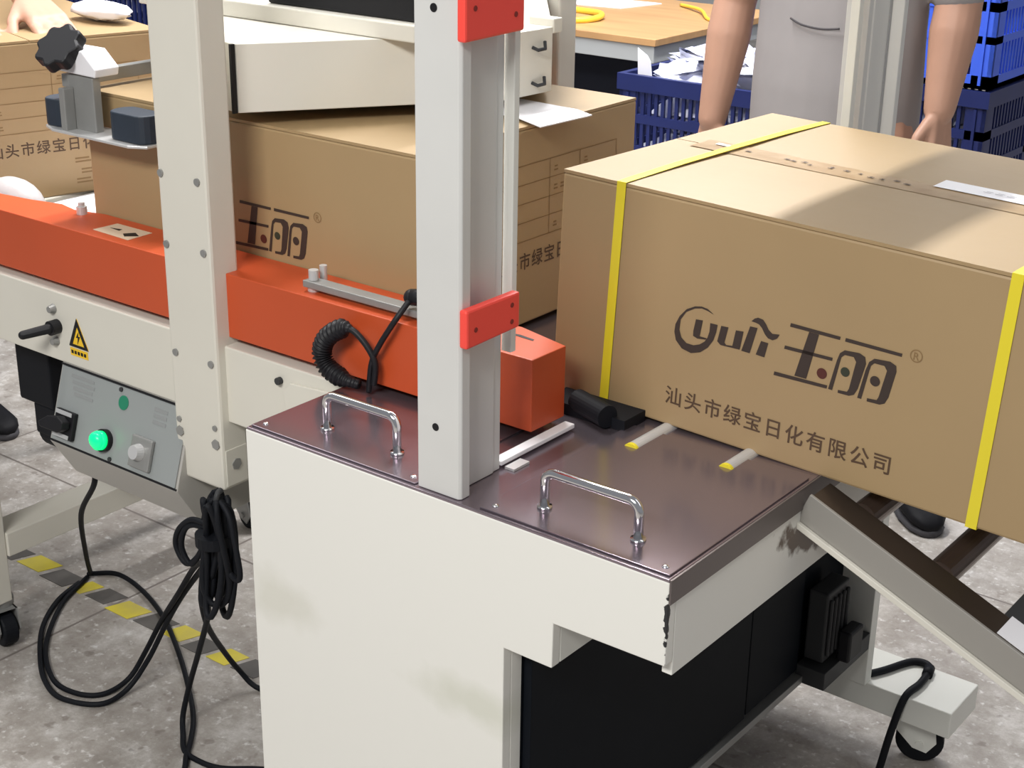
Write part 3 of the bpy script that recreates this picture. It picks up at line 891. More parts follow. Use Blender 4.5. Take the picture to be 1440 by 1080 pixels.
def carton(label, loc, rot, strapped=False, end_print=True, taped=False):
    t = thing('carton', label, 'cardboard box', loc, 'printed cardboard cartons')
    t.rotation_euler = rot
    body = B()
    body.box(0, CL, 0, CW, 0, CH - 0.004)
    o = body.make('carton_body', M['card'], t, raw=True, bevel=0.003)
    for y0, y1, dz in ((0.0005, CW / 2 - 0.0012, 0), (CW / 2 + 0.0012, CW - 0.0005, 0)):
        fl = B()
        # flap with a faint lift so that the lid is not dead flat
        nx, ny = 12, 6
        V = {}
        for k in range(2):
            for i in range(nx + 1):
                for j in range(ny + 1):
                    x = 0.0005 + (CL - 0.001) * i / nx
                    y = y0 + (y1 - y0) * j / ny
                    lift = 0.0022 * math.sin(PI * j / ny) * math.sin(PI * i / nx)
                    V[i, j, k] = fl.bm.verts.new((x, y, CH - 0.0038 + (0.0038 if k else 0) + lift))
        for i in range(nx):
            for j in range(ny):
                for k in range(2):
                    fl.bm.faces.new((V[i, j, k], V[i + 1, j, k], V[i + 1, j + 1, k], V[i, j + 1, k]))
        for i in range(nx):
            for j in (0, ny):
                fl.bm.faces.new((V[i, j, 0], V[i + 1, j, 0], V[i + 1, j, 1], V[i, j, 1]))
        for j in range(ny):
            for i in (0, nx):
                fl.bm.faces.new((V[i, j, 0], V[i, j + 1, 0], V[i, j + 1, 1], V[i, j, 1]))
        fl.make('flap', M['card'], t, raw=True)
    # logo on the long front face
    e = 0.0006
    by = {'ink': B(), 'ink_red': B(), 'ink_green': B()}
    for pl_ in LOGO['ink']:
        by['ink'].poly([(x, -e, z) for x, z in pl_])
    for x, z, r, k in DOTS:
        by[k].poly([(x + r * math.cos(2 * PI * i / 20), -e, z + r * math.sin(2 * PI * i / 20)) for i in range(20)])
    lg_ = by['ink']
    lg_.bm.normal_update()
    bmesh.ops.triangulate(lg_.bm, faces=lg_.bm.faces[:], ngon_method='EAR_CLIP')
    lo = lg_.make('printed_logo', M['ink'], t, raw=True)
    for k in ('ink_red', 'ink_green'):
        by[k].make('printed_dot', M[k], lo, raw=True)
    rg = B()
    for i in range(24):
        a0, a1 = 2 * PI * i / 24, 2 * PI * (i + 1) / 24
        rg.poly([(0.4625 + r * math.cos(a), -e, 0.1657 + r * math.sin(a)) for r, a in ((0.0070, a0), (0.0070, a1), (0.0058, a1), (0.0058, a0))])
    ro = rg.make('registered_ring', M['ink_faint'], lo, raw=True)
    fm = Matrix.Translation((0, -e, 0)) @ Matrix.Rotation(PI / 2, 4, 'X')
    text_obj('registered_letter', 'R', 0.0062, M['ink_faint'], lo, Matrix.Translation((0.4596, 0, 0.1615)) @ fm, 0.01)
    text_obj('company_text', CO, 0.286, M['ink_brown'], t, Matrix.Translation((0.1655, 0, 0.0268)) @ fm, 0.012, 1.24)
    if end_print:
        for side in (1,):
            xx = CL + e
            f = lambda a, b: (xx, a, b)
            eb = B()
            rows = []
            rnd = random.Random(4)
            for r_ in range(5):                                     # ruled form in faint brown
                z = 0.118 + r_ * 0.026
                rows.append((0.05, z, 0.43, z + 0.0012))
            for y in (0.05, 0.13, 0.27, 0.34, 0.429):
                rows.append((y, 0.118, y + 0.0012, 0.222))
            for r_ in range(4):
                z = 0.126 + r_ * 0.026
                for y in (0.06, 0.075, 0.14, 0.155, 0.17, 0.28, 0.295, 0.35, 0.365, 0.38):
                    if rnd.random() < 0.75:
                        rows.append((y, z, y + 0.009, z + 0.0022))
                        rows.append((y + 0.001, z + 0.005, y + 0.008, z + 0.0072))
            for y, z in ((0.30, 0.055), (0.31, 0.035), (0.30, 0.018)):
                rows.append((y, z, y + 0.03, z + 0.003))
                rows.append((y, z + 0.006, y + 0.026, z + 0.009))
            strokes(eb, f, rows)
            eb.make('end_form_print', M['ink_faint'], t, raw=True)
            em = Matrix.Translation((xx, 0.150, 0.078)) @ Matrix.Rotation(PI / 2, 4, 'Z') @ Matrix.Rotation(PI / 2, 4, 'X')
            text_obj('end_company_text', CO, 0.30, M['ink_brown'], t, em, 0.012, 1.2)
    if taped:
        tp = B()
        nx = 24
        prev = None
        for i in range(nx + 1):
            x = 0.035 + (0.60 - 0.035) * i / nx
            z = CH + 0.0012
            cur = (tp.bm.verts.new((x, CW / 2 - 0.024, z)), tp.bm.verts.new((x, CW / 2, z - 0.0004)), tp.bm.verts.new((x, CW / 2 + 0.024, z)))
            if prev:
                tp.bm.faces.new((prev[0], cur[0], cur[1], prev[1]))
                tp.bm.faces.new((prev[1], cur[1], cur[2], prev[2]))
            prev = cur
        tpo = tp.make('sealing_tape', M['tape'], t, raw=True, label='brown sealing tape with dark print along the lid seam')
        pr_ = B()
        rnd = random.Random(9)
        f = lambda a, b: (a, CW / 2 + b, CH + 0.0018)
        rows = []
        for x in (0.07, 0.10, 0.155, 0.165, 0.178, 0.19, 0.215, 0.235, 0.255, 0.27, 0.285, 0.30, 0.315):
            w_, h_ = rnd.uniform(0.004, 0.009), rnd.uniform(0.004, 0.010)
            y = rnd.uniform(-0.004, 0.006)
            rows += [(x, y, x + w_, y + 0.0022), (x + 0.001, y + h_ * 0.6, x + w_, y + h_ * 0.6 + 0.002), (x + w_ * 0.4, y, x + w_ * 0.4 + 0.002, y + h_)]
        strokes(pr_, f, rows)
        pr_.make('tape_print', M['ink_brown'], tpo, raw=True)
        wl = B()
        wl.poly([(0.345, CW / 2 + 0.016, CH + 0.0022), (0.345, CW / 2 + 0.052, CH + 0.0032), (0.585, CW / 2 + 0.052, CH + 0.0032), (0.585, CW / 2 + 0.016, CH + 0.0022)])
        B().poly([(0.055, CW / 2 + 0.004, CH + 0.0020), (0.055, CW / 2 + 0.014, CH + 0.0020), (0.076, CW / 2 + 0.012, CH + 0.0020), (0.076, CW / 2 + 0.004, CH + 0.0020)]).make('tape_scrap', M['label'], t, raw=True)
        wo = wl.make('white_label', M['label'], t, raw=True, label='white label strip on the lid')
        wp = B()
        rows = []
        for k in range(12):
            x = 0.40 + k * 0.014
            rows += [(x, 0.030, x + 0.009, 0.0318), (x + 0.002, 0.035, x + 0.010, 0.0365)]
        strokes(wp, lambda a, b: (a, CW / 2 + b, CH + 0.0036), rows)
        wp.make('label_print', M['grey_print'], wo, raw=True)
    if strapped:
        for x in (0.0795, 0.548):
            sb_ = B()
            hw = 0.0062
            o_, i_ = 0.0012, 0.0004
            outer = [(-o_, -0.0), (CW + o_, -0.0), (CW + o_, CH + 0.0042), (-o_, CH + 0.0016)]
            path = [(-o_, 0.0), (-o_, CH + 0.0008), (CW * 0.25, CH + 0.0030), (CW * 0.5, CH + 0.0034), (CW * 0.75, CH + 0.0030), (CW + o_, CH + 0.0008), (CW + o_, 0.0), (CW / 2, -0.0004)]
            n_ = len(path)
            dx = 0.005
            A = [sb_.bm.verts.new((x - hw + (dx * z / CH), y, z)) for y, z in path]
            C_ = [sb_.bm.verts.new((x + hw + (dx * z / CH), y, z)) for y, z in path]
            for i in range(n_):
                j = (i + 1) % n_
                sb_.bm.faces.new((A[i], A[j], C_[j], C_[i]))
            so = sb_.make('strap', M['strap'], t, raw=True, label='yellow plastic strap around the carton')
            sm = so.modifiers.new('thickness', 'SOLIDIFY')
            sm.thickness = 0.0007
            sm.offset = 1
    return t


ROT = Matrix(((0.99937368, 0.02596659, 0.02404125), (-0.02626216, 0.99958233, 0.01206101), (-0.02371803, -0.01268484, 0.99963821))).to_euler()
carton('big kraft carton with two yellow straps, tipped on the strapping table', (0.210, 0.316, 0.0080), ROT, strapped=True, taped=True)
carton('kraft carton under the taping head between the orange guards', (-0.5925, 0.2595, 0.0075), Euler((0, 0, 0)))
yw = math.radians(-15.5)
c_, s_ = math.cos(yw), math.sin(yw)
# right-hand end centre at about (-0.975, 0.57)
ex, ey = -1.012, 0.470
lx_, ly_ = ex - (CL * c_ - CW / 2 * s_), ey - (CL * s_ + CW / 2 * c_)
LC = carton('kraft carton waiting on the infeed table, with a hand resting on its lid', (lx_, ly_, 0.0058), Euler((0, 0, yw)))

# ------------------------------------------------------------------ infeed table, paper and bag
IT = thing('infeed_table', 'low pale table at the infeed carrying the waiting carton', 'table', (-1.34, 0.6, FZ))
B().box(-1.70, -1.004, 0.19, 0.93, -0.03, 0.0054).make('table_top', M['cream'], IT, bevel=0.002)
for lx, ly in ((-1.55, 0.85), (-1.68, 0.24), (-1.06, 0.24), (-1.06, 0.885)):
    B().box(lx, lx + 0.03, ly, ly + 0.03, FZ, -0.0302).make('leg', M['cream'], IT)
pps = B()
pv = {}
for i in range(9):
    for j in range(7):
        x = -0.955 + 0.30 * i / 8
        y = 0.28 + 0.36 * j / 6
        pv[i, j] = pps.bm.verts.new((x, y, 0.0075 + 0.003 * (1 + math.sin(x * 40) * math.cos(y * 33))))
for i in range(8):
    for j in range(6):
        pps.bm.faces.new((pv[i, j], pv[i + 1, j], pv[i + 1, j + 1], pv[i, j + 1]))
po = pps.make('paper_sheet', M['paper'], smooth=True)
po.modifiers.new('thickness', 'SOLIDIFY').thickness = 0.0006
tag(po, 'white paper sheet lying on the sealer bed before the waiting carton', 'paper')
bgm = B().ball((-0.870, 0.310, 0.0500), 0.050, 24, (1.35, 0.8, 0.92))
bo = bgm.make('plastic_bag', M['bag'], smooth=True)
tag(bo, 'grey plastic bag lying behind the left end of the orange guard', 'bag')

# ------------------------------------------------------------------ cables
CABZ = FZ + 0.0055
pa = [(-0.575, 0.205, -0.289), (-0.59, 0.21, -0.33), (-0.735, 0.284, -0.455), (-0.90, 0.402, -0.63), (-0.996, 0.476, -0.735), (-1.004, 0.483, CABZ), (-0.962, 0.514, CABZ), (-0.875, 0.502, CABZ), (-0.765, 0.461, CABZ), (-0.644, 0.394, CABZ), (-0.544, 0.329, CABZ), (-0.474, 0.277, CABZ), (-0.431, 0.234, CABZ), (-0.404, 0.201, CABZ), (-0.374, 0.169, CABZ), (-0.33, 0.10, CABZ)]
tag(B().tube(smooth_pts(pa, 8), 0.0046).make('power_cable', M['rubber'], smooth=True), 'thin black cable hanging from the control box and kinking on the floor', 'cable', 'black floor cables')
cbn = thing('cable_bundle', 'hank of black cable hung below the control box with loose loops on the floor', 'cable', (-0.22, 0.12, -0.40), 'black floor cables')
rnd = random.Random(2)
hk = B().tube(smooth_pts([(-0.215, 0.162, -0.2865), (-0.205, 0.13, -0.283), (-0.197, 0.118, -0.262), (-0.197, 0.118, -0.2), (-0.2, 0.13, -0.19)], 6), 0.004)
hk.make('hook', M['dark_metal'], cbn, smooth=True)
hank = B()
for k in range(9):
    cx, w2 = -0.203 + rnd.uniform(-0.012, 0.012), rnd.uniform(0.010, 0.030)
    top, bot = -0.198 + rnd.uniform(-0.012, 0.006), -0.345 + rnd.uniform(-0.045, 0.02)
    yy = 0.118 + rnd.uniform(-0.014, 0.014)
    pts = []
    for i in range(24):
        a = 2 * PI * i / 24
        tz = (math.cos(a) + 1) / 2
        pts.append((cx + w2 * math.sin(a) * (1 - 0.55 * tz) + (1 - tz) * -0.012, yy + 0.006 * math.sin(2 * a + k), bot + (top - bot) * tz))
    hank.tube(pts, 0.0046, 8, closed=True)
hank.make('coil', M['rubber'], cbn, smooth=True)
tie = B().cyl((-0.206, 0.118, -0.252), (-0.206, 0.118, -0.268), 0.026, n=20).make('tie', M['rubber'], cbn)
lp = [(-0.19, 0.118, -0.20), (-0.17, 0.115, -0.215), (-0.158, 0.112, -0.25), (-0.149, 0.11, -0.289), (-0.156, 0.112, -0.305), (-0.175, 0.115, -0.302), (-0.195, 0.118, -0.28)]
B().tube(smooth_pts(lp, 8), 0.0040).make('loop', M['rubber'], cbn, smooth=True)
for dz in (0, 1):
    q = [(-0.22, 0.12, -0.245 - 0.006 * dz), (-0.25, 0.118, -0.246 - 0.008 * dz), (-0.276 + 0.010 * dz, 0.116, -0.268), (-0.284 + 0.012 * dz, 0.115, -0.295), (-0.266 + 0.008 * dz, 0.116, -0.318 + 0.002 * dz), (-0.242, 0.118, -0.300), (-0.226, 0.12, -0.27)]
    B().tube(smooth_pts(q, 8), 0.0042).make('loop', M['rubber'], cbn, smooth=True)
lend = [(-0.67, 0.208, CABZ), (-0.722, 0.199, CABZ), (-0.773, 0.215, CABZ), (-0.836, 0.253, CABZ), (-0.899, 0.312, CABZ), (-0.956, 0.383, CABZ), (-0.984, 0.441, CABZ), (-0.998, 0.470, CABZ)]
l1 = [(-0.215, 0.12, -0.30), (-0.29, 0.165, -0.345), (-0.394, 0.233, -0.42), (-0.465, 0.257, -0.5), (-0.561, 0.297, -0.6), (-0.62, 0.305, -0.685), (-0.64, 0.281, -0.735), (-0.645, 0.236, CABZ)] + lend
l2 = [(-0.225, 0.12, -0.30), (-0.29, 0.17, -0.352), (-0.387, 0.239, -0.425), (-0.482, 0.277, -0.52), (-0.556, 0.299, -0.61), (-0.601, 0.293, -0.69), (-0.617, 0.256, -0.737), (-0.627, 0.207, CABZ), (-0.69, 0.178, CABZ), (-0.754, 0.192, CABZ), (-0.825, 0.234, CABZ), (-0.908, 0.300, CABZ), (-0.966, 0.376, CABZ), (-0.992, 0.446, CABZ)]
l3 = [(-0.225, 0.12, -0.33), (-0.26, 0.145, -0.39), (-0.319, 0.191, -0.46), (-0.389, 0.229, -0.56), (-0.452, 0.257, -0.66), (-0.472, 0.255, -0.725), (-0.451, 0.235, CABZ), (-0.418, 0.209, CABZ), (-0.384, 0.203, CABZ), (-0.337, 0.212, CABZ), (-0.285, 0.25, CABZ), (-0.2, 0.30, CABZ)]
l4 = [(-0.222, 0.12, -0.33), (-0.26, 0.145, -0.37), (-0.319, 0.182, -0.42), (-0.383, 0.244, -0.52), (-0.455, 0.331, -0.63), (-0.483, 0.389, -0.71), (-0.455, 0.407, CABZ), (-0.38, 0.43, CABZ), (-0.24, 0.46, CABZ)]
for l in (l1, l2, l3, l4):
    B().tube(smooth_pts(l, 8), 0.0046).make('cable_run', M['rubber'], cbn, smooth=True)
pc = [(0.432, 0.880, -0.594), (0.445, 0.905, -0.5945), (0.468, 0.955, -0.5945), (0.492, 0.962, -0.594), (0.502, 0.940, -0.594), (0.506, 0.90, -0.593), (0.5, 0.86, -0.60), (0.49, 0.846, -0.66), (0.478, 0.838, CABZ), (0.468, 0.82, CABZ), (0.47, 0.74, CABZ), (0.49, 0.62, CABZ)]
ce = B().tube(smooth_pts(pc, 8), 0.0060)
ce.cyl((0.4985, 0.955, -0.594), (0.504, 0.932, -0.594), 0.0085, n=12)
tag(ce.make('power_cable', M['rubber'], smooth=True), 'thick black cable lying over the white foot bar beside its caster', 'cable', 'black floor cables')

# ------------------------------------------------------------------ hazard tape and shoe
ht = thing('hazard_tape', 'worn yellow and black hazard tape stuck on the floor beside the cables', 'floor tape', (-0.88, 0.445, FZ))
edges = [-1.235, -1.165, -1.083, -1.0, -0.952, -0.885, -0.808, -0.735, -0.672, -0.610, -0.55, -0.48]
for i in range(len(edges) - 1):
    x0, x1 = edges[i], edges[i + 1]
    yel = (i % 2 == 1)
    dy = 0.004 * math.sin(i * 2.1)
    B().prism([(x0, 0.424 + dy), (x1 - 0.012, 0.424 + dy), (x1 + 0.004, 0.470 + dy), (x0 + 0.016, 0.470 + dy)], 'z', FZ + 0.0002, FZ + 0.0010).make('yellow_band' if yel else 'black_band', M['hz_yellow'] if yel else M['hz_black'], ht)


def shoe_part(parent, heel, toe, z=FZ, nm='shoe'):
    """shoe from heel to toe on the floor"""
    h, t_ = Vector((heel[0], heel[1], 0)), Vector((toe[0], toe[1], 0))
    d = (t_ - h).normalized()
    w_ = Vector((-d.y, d.x, 0))
    Ln = (t_ - h).length
    prof = [(0.0, 0.026, 0.070), (0.06, 0.033, 0.085), (0.25, 0.034, 0.088), (0.45, 0.036, 0.072), (0.68, 0.044, 0.056), (0.88, 0.040, 0.045), (0.97, 0.026, 0.036), (1.0, 0.012, 0.026)]
    up, so = B(), B()
    for b, z0f, z1f in ((up, lambda hh: 0.016, lambda hh: hh), (so, lambda hh: 0.0, lambda hh: 0.016)):
        rings = []
        for s, wd, hh in prof:
            c = h + d * (s * Ln)
            z0, z1 = z + z0f(hh), z + z1f(hh)
            ring = []
            for a in range(10):
                an = 2 * PI * a / 10
                q = c + w_ * (wd * math.cos(an))
                zz = (z0 + z1) / 2 + (z1 - z0) / 2 * max(-1, min(1, 1.35 * math.sin(an)))
                ring.append(b.bm.verts.new((q.x, q.y, zz)))
            rings.append(ring)
        for r1, r2 in zip(rings, rings[1:]):
            for a in range(10):
                b.bm.faces.new((r1[a], r1[(a + 1) % 10], r2[(a + 1) % 10], r2[a]))
        b.bm.faces.new(rings[0])
        b.bm.faces.new(rings[-1])
    u_ = up.make(nm, M['shoe'], parent, smooth=True)
    so.make('sole', M['sole'], u_, smooth=True)
    return u_


# ------------------------------------------------------------------ people
def remesh(o, vox, it=6):
    r = o.modifiers.new('skin', 'REMESH')
    r.mode = 'VOXEL'
    r.voxel_size = vox
    r.use_smooth_shade = True
    s = o.modifiers.new('soft', 'SMOOTH')
    s.factor = 0.5
    s.iterations = it


def hand(b, wrist, fdir, palm_n, side, curl=0.35, sc=1.0):
    """palm, four unequal fingers and a thumb; fdir = towards the finger tips, palm_n = out of the palm,
    side = direction of the thumb side"""
    f, n, s = Vector(fdir).normalized(), Vector(palm_n).normalized(), Vector(side).normalized()
    W = Vector(wrist)

    def Q(a, c, e):
        return W + (f * a + s * c + n * e) * sc
    for c in (-0.026, -0.009, 0.009, 0.026):
        b.capsule(Q(0.012, c * 0.7, 0), 0.0145 * sc, Q(0.078, c, 0), 0.0125 * sc)
    for c, ln, r in ((-0.030, 0.056, 0.0068), (-0.0105, 0.072, 0.0076), (0.0105, 0.078, 0.0078), (0.031, 0.070, 0.0076)):
        p = [Q(0.080, c, 0)]
        a = 0.0
        d0 = [0.42, 0.32, 0.26]
        for k in range(3):
            a += curl * (0.55 if k == 0 else 0.85)
            st = (f * math.cos(a) + n * math.sin(a) + s * (c * 1.6)).normalized()
            p.append(p[-1] + st * ln * d0[k] * 1.05 * sc)
        rr = [r * 1.12, r * 1.05, r * 0.98, r * 0.85]
        for k in range(3):
            b.capsule(p[k], rr[k] * sc, p[k + 1], rr[k + 1] * sc)
    t0, t1, t2, t3 = Q(0.018, 0.026, 0.004), Q(0.048, 0.052, 0.012), Q(0.074, 0.062, 0.018), Q(0.096, 0.064, 0.022)
    b.capsule(t0, 0.0135 * sc, t1, 0.0112 * sc).capsule(t1, 0.0105 * sc, t2, 0.0095 * sc).capsule(t2, 0.0095 * sc, t3, 0.0078 * sc)
    return b


def head_on(parent, b, c, face):
    """adds head shapes to the body builder; eyes and hair become children afterwards"""
    c = Vector(c)
    f = Vector(face).normalized()
    s = Vector((-f.y, f.x, 0)).normalized()
    z = Vector((0, 0, 1))
    b.ball(c + z * 0.02, 0.092, 24, (0.88, 1.0, 1.15))
    b.capsule(c - z * 0.055 + f * 0.030, 0.052, c - z * 0.085 + f * 0.052, 0.028)
    b.capsule(c + f * 0.088 + z * 0.012, 0.008, c + f * 0.104 - z * 0.018, 0.013)
    for k in (-1, 1):
        b.capsule(c + s * (0.083 * k) + z * 0.012, 0.012, c + s * (0.083 * k) - z * 0.022, 0.009)
        b.capsule(c + f * 0.088 + s * 0.012 * k + z * 0.036, 0.008, c + f * 0.080 + s * 0.045 * k + z * 0.036, 0.007)
    b.capsule(c + f * 0.088 - z * 0.050 + s * 0.020, 0.0065, c + f * 0.088 - z * 0.050 - s * 0.020, 0.0065)

    def finish(body):
        for k in (-1, 1):
            B().ball(c + f * 0.084 + s * (0.032 * k) + z * 0.018, 0.011, 12).make('eye', M['eye'], body, smooth=True)
        hb = B()
        hb.ball(c + z * 0.042 - f * 0.014, 0.098, 24, (0.92, 0.98, 1.08))
        bmesh.ops.delete(hb.bm, geom=[v for v in hb.bm.verts if (v.co - c).dot(f) > 0.03 and (v.co - c).z < 0.075 or (v.co - c).z < -0.05], context='VERTS')
        hb.make('hair', M['hair'], body, smooth=True)
    return finish


# worker behind the strapped carton, facing the camera
PX, PY = -0.235, 1.95
P1 = thing('person', 'person in grey T-shirt and black trousers standing behind the strapped carton, arms hanging', 'person', (PX, PY, FZ))
bd = B()
bd.loft([(PX, PY, 0.02, 0.165, 0.11), (PX, PY, 0.12, 0.170, 0.112), (PX, PY, 0.30, 0.155, 0.10), (PX, PY - 0.005, 0.46, 0.175, 0.108), (PX, PY, 0.58, 0.170, 0.09), (PX, PY, 0.64, 0.07, 0.06), (PX, PY - 0.01, 0.70, 0.052, 0.055)])
bd.capsule((PX, PY - 0.005, 0.62), 0.055, (PX, PY - 0.02, 0.74), 0.050)
arms = (((PX - 0.185, PY, 0.575), (PX - 0.262, PY + 0.005, 0.255), (PX - 0.268, PY - 0.055, -0.005), -1),
        ((PX + 0.185, PY, 0.585), (PX + 0.252, PY + 0.010, 0.300), (PX + 0.258, PY - 0.045, 0.085), 1))
for sh_, el_, wr_, k in arms:
    bd.capsule(sh_, 0.056, el_, 0.048)
    e2, w2 = Vector(el_), Vector(wr_)
    mid = e2.lerp(w2, 0.3)
    bd.capsule(el_, 0.047, mid, 0.050).capsule(mid, 0.050, wr_, 0.0325)
    fd = Vector((0.02 * k - 0.0, -0.16, -1)) if k < 0 else Vector((0.16, -0.2, -1))
    hand(bd, w2 + Vector((0, 0, -0.008)), fd, Vector((-k, 0.15, 0)) if k > 0 else Vector((0.35, 1, 0)), Vector((-0.2 * k, -1, 0.1)) if k > 0 else Vector((1, -0.35, 0.05)), 0.38, 1.06)
hips = (((PX - 0.09, PY, 0.06), (PX - 0.12, PY - 0.02, -0.29), (PX - 0.13, PY + 0.03, -0.665)), ((PX + 0.09, PY, 0.06), (PX + 0.20, PY - 0.11, -0.28), (PX + 0.30, PY - 0.13, -0.665)))
for h_, k_, a_ in hips:
    bd.capsule(h_, 0.092, k_, 0.062).capsule(k_, 0.060, a_, 0.042)
fin = head_on(P1, bd, (PX, PY - 0.03, 0.845), (0.12, -1, 0))
bd1 = bd.make('body', M['skin'], P1)
remesh(bd1, 0.0048, 4)
fin(bd1)
sh1 = B()
sh1.loft([(PX, PY, -0.02, 0.192, 0.138), (PX, PY, 0.10, 0.192, 0.135), (PX, PY, 0.22, 0.188, 0.126), (PX, PY, 0.34, 0.186, 0.122), (PX, PY - 0.005, 0.46, 0.196, 0.128), (PX, PY, 0.59, 0.186, 0.108), (PX, PY, 0.655, 0.085, 0.075)])
for sh_, el_, wr_, k in arms:
    e2 = Vector(sh_).lerp(Vector(el_), 0.70 if k < 0 else 0.93)
    sh1.capsule(sh_, 0.070, e2, 0.058)
shirt = sh1.make('shirt', M['shirt'], P1, label='grey T-shirt')
remesh(shirt, 0.008, 5)
sm = B().tube(smooth_pts([(PX - 0.055, PY - 0.126, 0.246), (PX - 0.025, PY - 0.131, 0.236), (PX + 0.02, PY - 0.133, 0.232), (PX + 0.06, PY - 0.130, 0.236)], 6), 0.0022, 8)
sm.make('pocket_seam', M['seam'], shirt, smooth=True)
tr1 = B()
tr1.loft([(PX, PY, -0.04, 0.178, 0.122), (PX, PY, 0.05, 0.178, 0.122), (PX, PY, 0.15, 0.176, 0.118)])
for h_, k_, a_ in hips:
    tr1.capsule((h_[0], h_[1], 0.0), 0.104, k_, 0.080).capsule(k_, 0.080, a_, 0.070)
remesh(tr1.make('trousers', M['trousers'], P1), 0.010, 5)
for (h_, k_, a_), d in zip(hips, ((0.0, -0.25), (0.17, -0.17))):
    dv = Vector((d[0], d[1])).normalized()
    shoe_part(P1, (a_[0] - dv.x * 0.07, a_[1] - dv.y * 0.07), (a_[0] + dv.x * 0.20, a_[1] + dv.y * 0.20))

# worker at the left, leaning on the waiting carton
QX, QY = -1.86, 0.78
P2 = thing('person', 'person leaning over from the left with a hand on the waiting carton', 'person', (QX, QY, FZ))
bd = B()
pel = Vector((QX - 0.09, QY, 0.06))
chest = Vector((QX + 0.15, QY + 0.01, 0.50))
bd.capsule(pel, 0.135, pel.lerp(chest, 0.5), 0.125).capsule(pel.lerp(chest, 0.5), 0.125, chest, 0.13)
neck = chest + Vector((0.07, 0, 0.13))
bd.capsule(chest, 0.09, neck, 0.052).capsule(neck, 0.052, neck + Vector((0.04, 0, 0.07)), 0.050)
top_z = CH + 0.0058
wl2 = Vector((-1.175, 0.590, top_z + 0.050))
arms2 = ((chest + Vector((0.03, 0.165, 0.05)), Vector((-1.375, 0.765, 0.475)), wl2, 1),
         (chest + Vector((0.03, -0.165, 0.05)), Vector((-1.42, 0.44, 0.44)), Vector((-1.215, 0.425, top_z + 0.05)), -1))
for sh_, el_, wr_, k in arms2:
    bd.capsule(sh_, 0.055, el_, 0.044)
    mid = el_.lerp(wr_, 0.3)
    bd.capsule(el_, 0.043, mid, 0.044).capsule(mid, 0.044, wr_, 0.031)
    bd.capsule(sh_, 0.055, chest, 0.09)
fdl = Vector((0.80, -0.18, -0.30))
hand(bd, wl2 + Vector((0.012, -0.006, -0.008)), fdl, (0.1, -0.1, -1), (-0.2, -1, -0.02), 0.16, 1.02)
hand(bd, arms2[1][2] + Vector((0.01, 0, -0.008)), Vector((0.85, 0.1, -0.33)), (0.1, 0, -1), (0.1, 1, -0.05), 0.16, 1.0)
hips2 = ((pel + Vector((0.0, 0.09, 0.0)), Vector((QX - 0.07, QY + 0.07, -0.30)), Vector((QX - 0.10, QY + 0.03, -0.665))),
         (pel + Vector((0.0, -0.09, 0.0)), Vector((QX + 0.03, QY - 0.10, -0.30)), Vector((QX - 0.02, QY - 0.12, -0.665))))
for h_, k_, a_ in hips2:
    bd.capsule(h_, 0.092, k_, 0.062).capsule(k_, 0.060, a_, 0.042)
fin = head_on(P2, bd, neck + Vector((0.07, 0, 0.15)), (1, -0.1, 0))
bd2 = bd.make('body', M['skin'], P2)
remesh(bd2, 0.0048, 4)
fin(bd2)
s2 = B()
s2.capsule(pel + Vector((0, 0, -0.02)), 0.158, pel.lerp(chest, 0.5), 0.150).capsule(pel.lerp(chest, 0.5), 0.150, chest, 0.152)
for sh_, el_, wr_, k in arms2:
    s2.capsule(sh_, 0.076, sh_.lerp(el_, 0.62), 0.064).capsule(sh_, 0.076, chest, 0.12)
remesh(s2.make('shirt', M['shirt_pink'], P2), 0.009, 5)
t2 = B()
t2.capsule(pel + Vector((0, 0, -0.06)), 0.150, pel, 0.150)
for h_, k_, a_ in hips2:
    t2.capsule(h_, 0.105, k_, 0.080).capsule(k_, 0.080, a_, 0.068)
remesh(t2.make('trousers', M['trousers'], P2), 0.010, 5)
shoe_part(P2, (QX - 0.125, QY + 0.025), (-1.675, 0.780))
shoe_part(P2, (QX - 0.09, QY - 0.12), (QX + 0.17, QY - 0.15))


# ------------------------------------------------------------------ bench, hose ring, paper
BZ = -0.04
WB = thing('workbench', 'wood-topped workbench with grey steel frame behind the sealer', 'workbench', (-2.1, 3.3, FZ))
B().box(-3.0, -1.325, 2.935, 3.75, BZ - 0.022, BZ).make('bench_top', M['wood'], WB, bevel=0.002)
B().box(-2.99, -1.333, 2.943, 3.74, BZ - 0.075, BZ - 0.0222).make('apron', M['bench_grey'], WB, bevel=0.002)
for lx in (-1.375, -2.97):
    for ly in (2.95, 3.69):
        B().box(lx, lx + 0.04, ly, ly + 0.04, FZ, BZ - 0.0752).make('leg', M['bench_grey'], WB, bevel=0.002)
B().box(-2.92, -1.40, 3.25, 3.27, FZ + 0.02, BZ - 0.08).make('dark_panel', M['navy'], WB, label='plain dark panel under the bench')  # flat dark navy panel set back below the bench top
ring = B().tube([(-1.83 + 0.155 * math.cos(2 * PI * i / 48), 3.12 + 0.125 * math.sin(2 * PI * i / 48), BZ + 0.011 + 0.002 * math.sin(6 * PI * i / 48)) for i in range(48)], 0.0105, 12, closed=True)
tag(ring.make('hose_ring', M['hose'], smooth=True), 'coiled yellow hose lying on the wooden bench top', 'hose')
sheet = B().prism([(-2.05, 3.38), (-1.78, 3.42), (-1.74, 3.62), (-2.02, 3.60)], 'z', BZ + 0.0004, BZ + 0.004)
tag(sheet.make('paper_sheet', M['paper']), 'white paper sheet near the back of the wooden bench', 'paper')
stp = B().tube(smooth_pts([(-1.66, 3.62, BZ + 0.006), (-1.52, 3.52, BZ + 0.012), (-1.42, 3.40, BZ + 0.006), (-1.36, 3.36, BZ + 0.005)], 8), 0.006, 8)
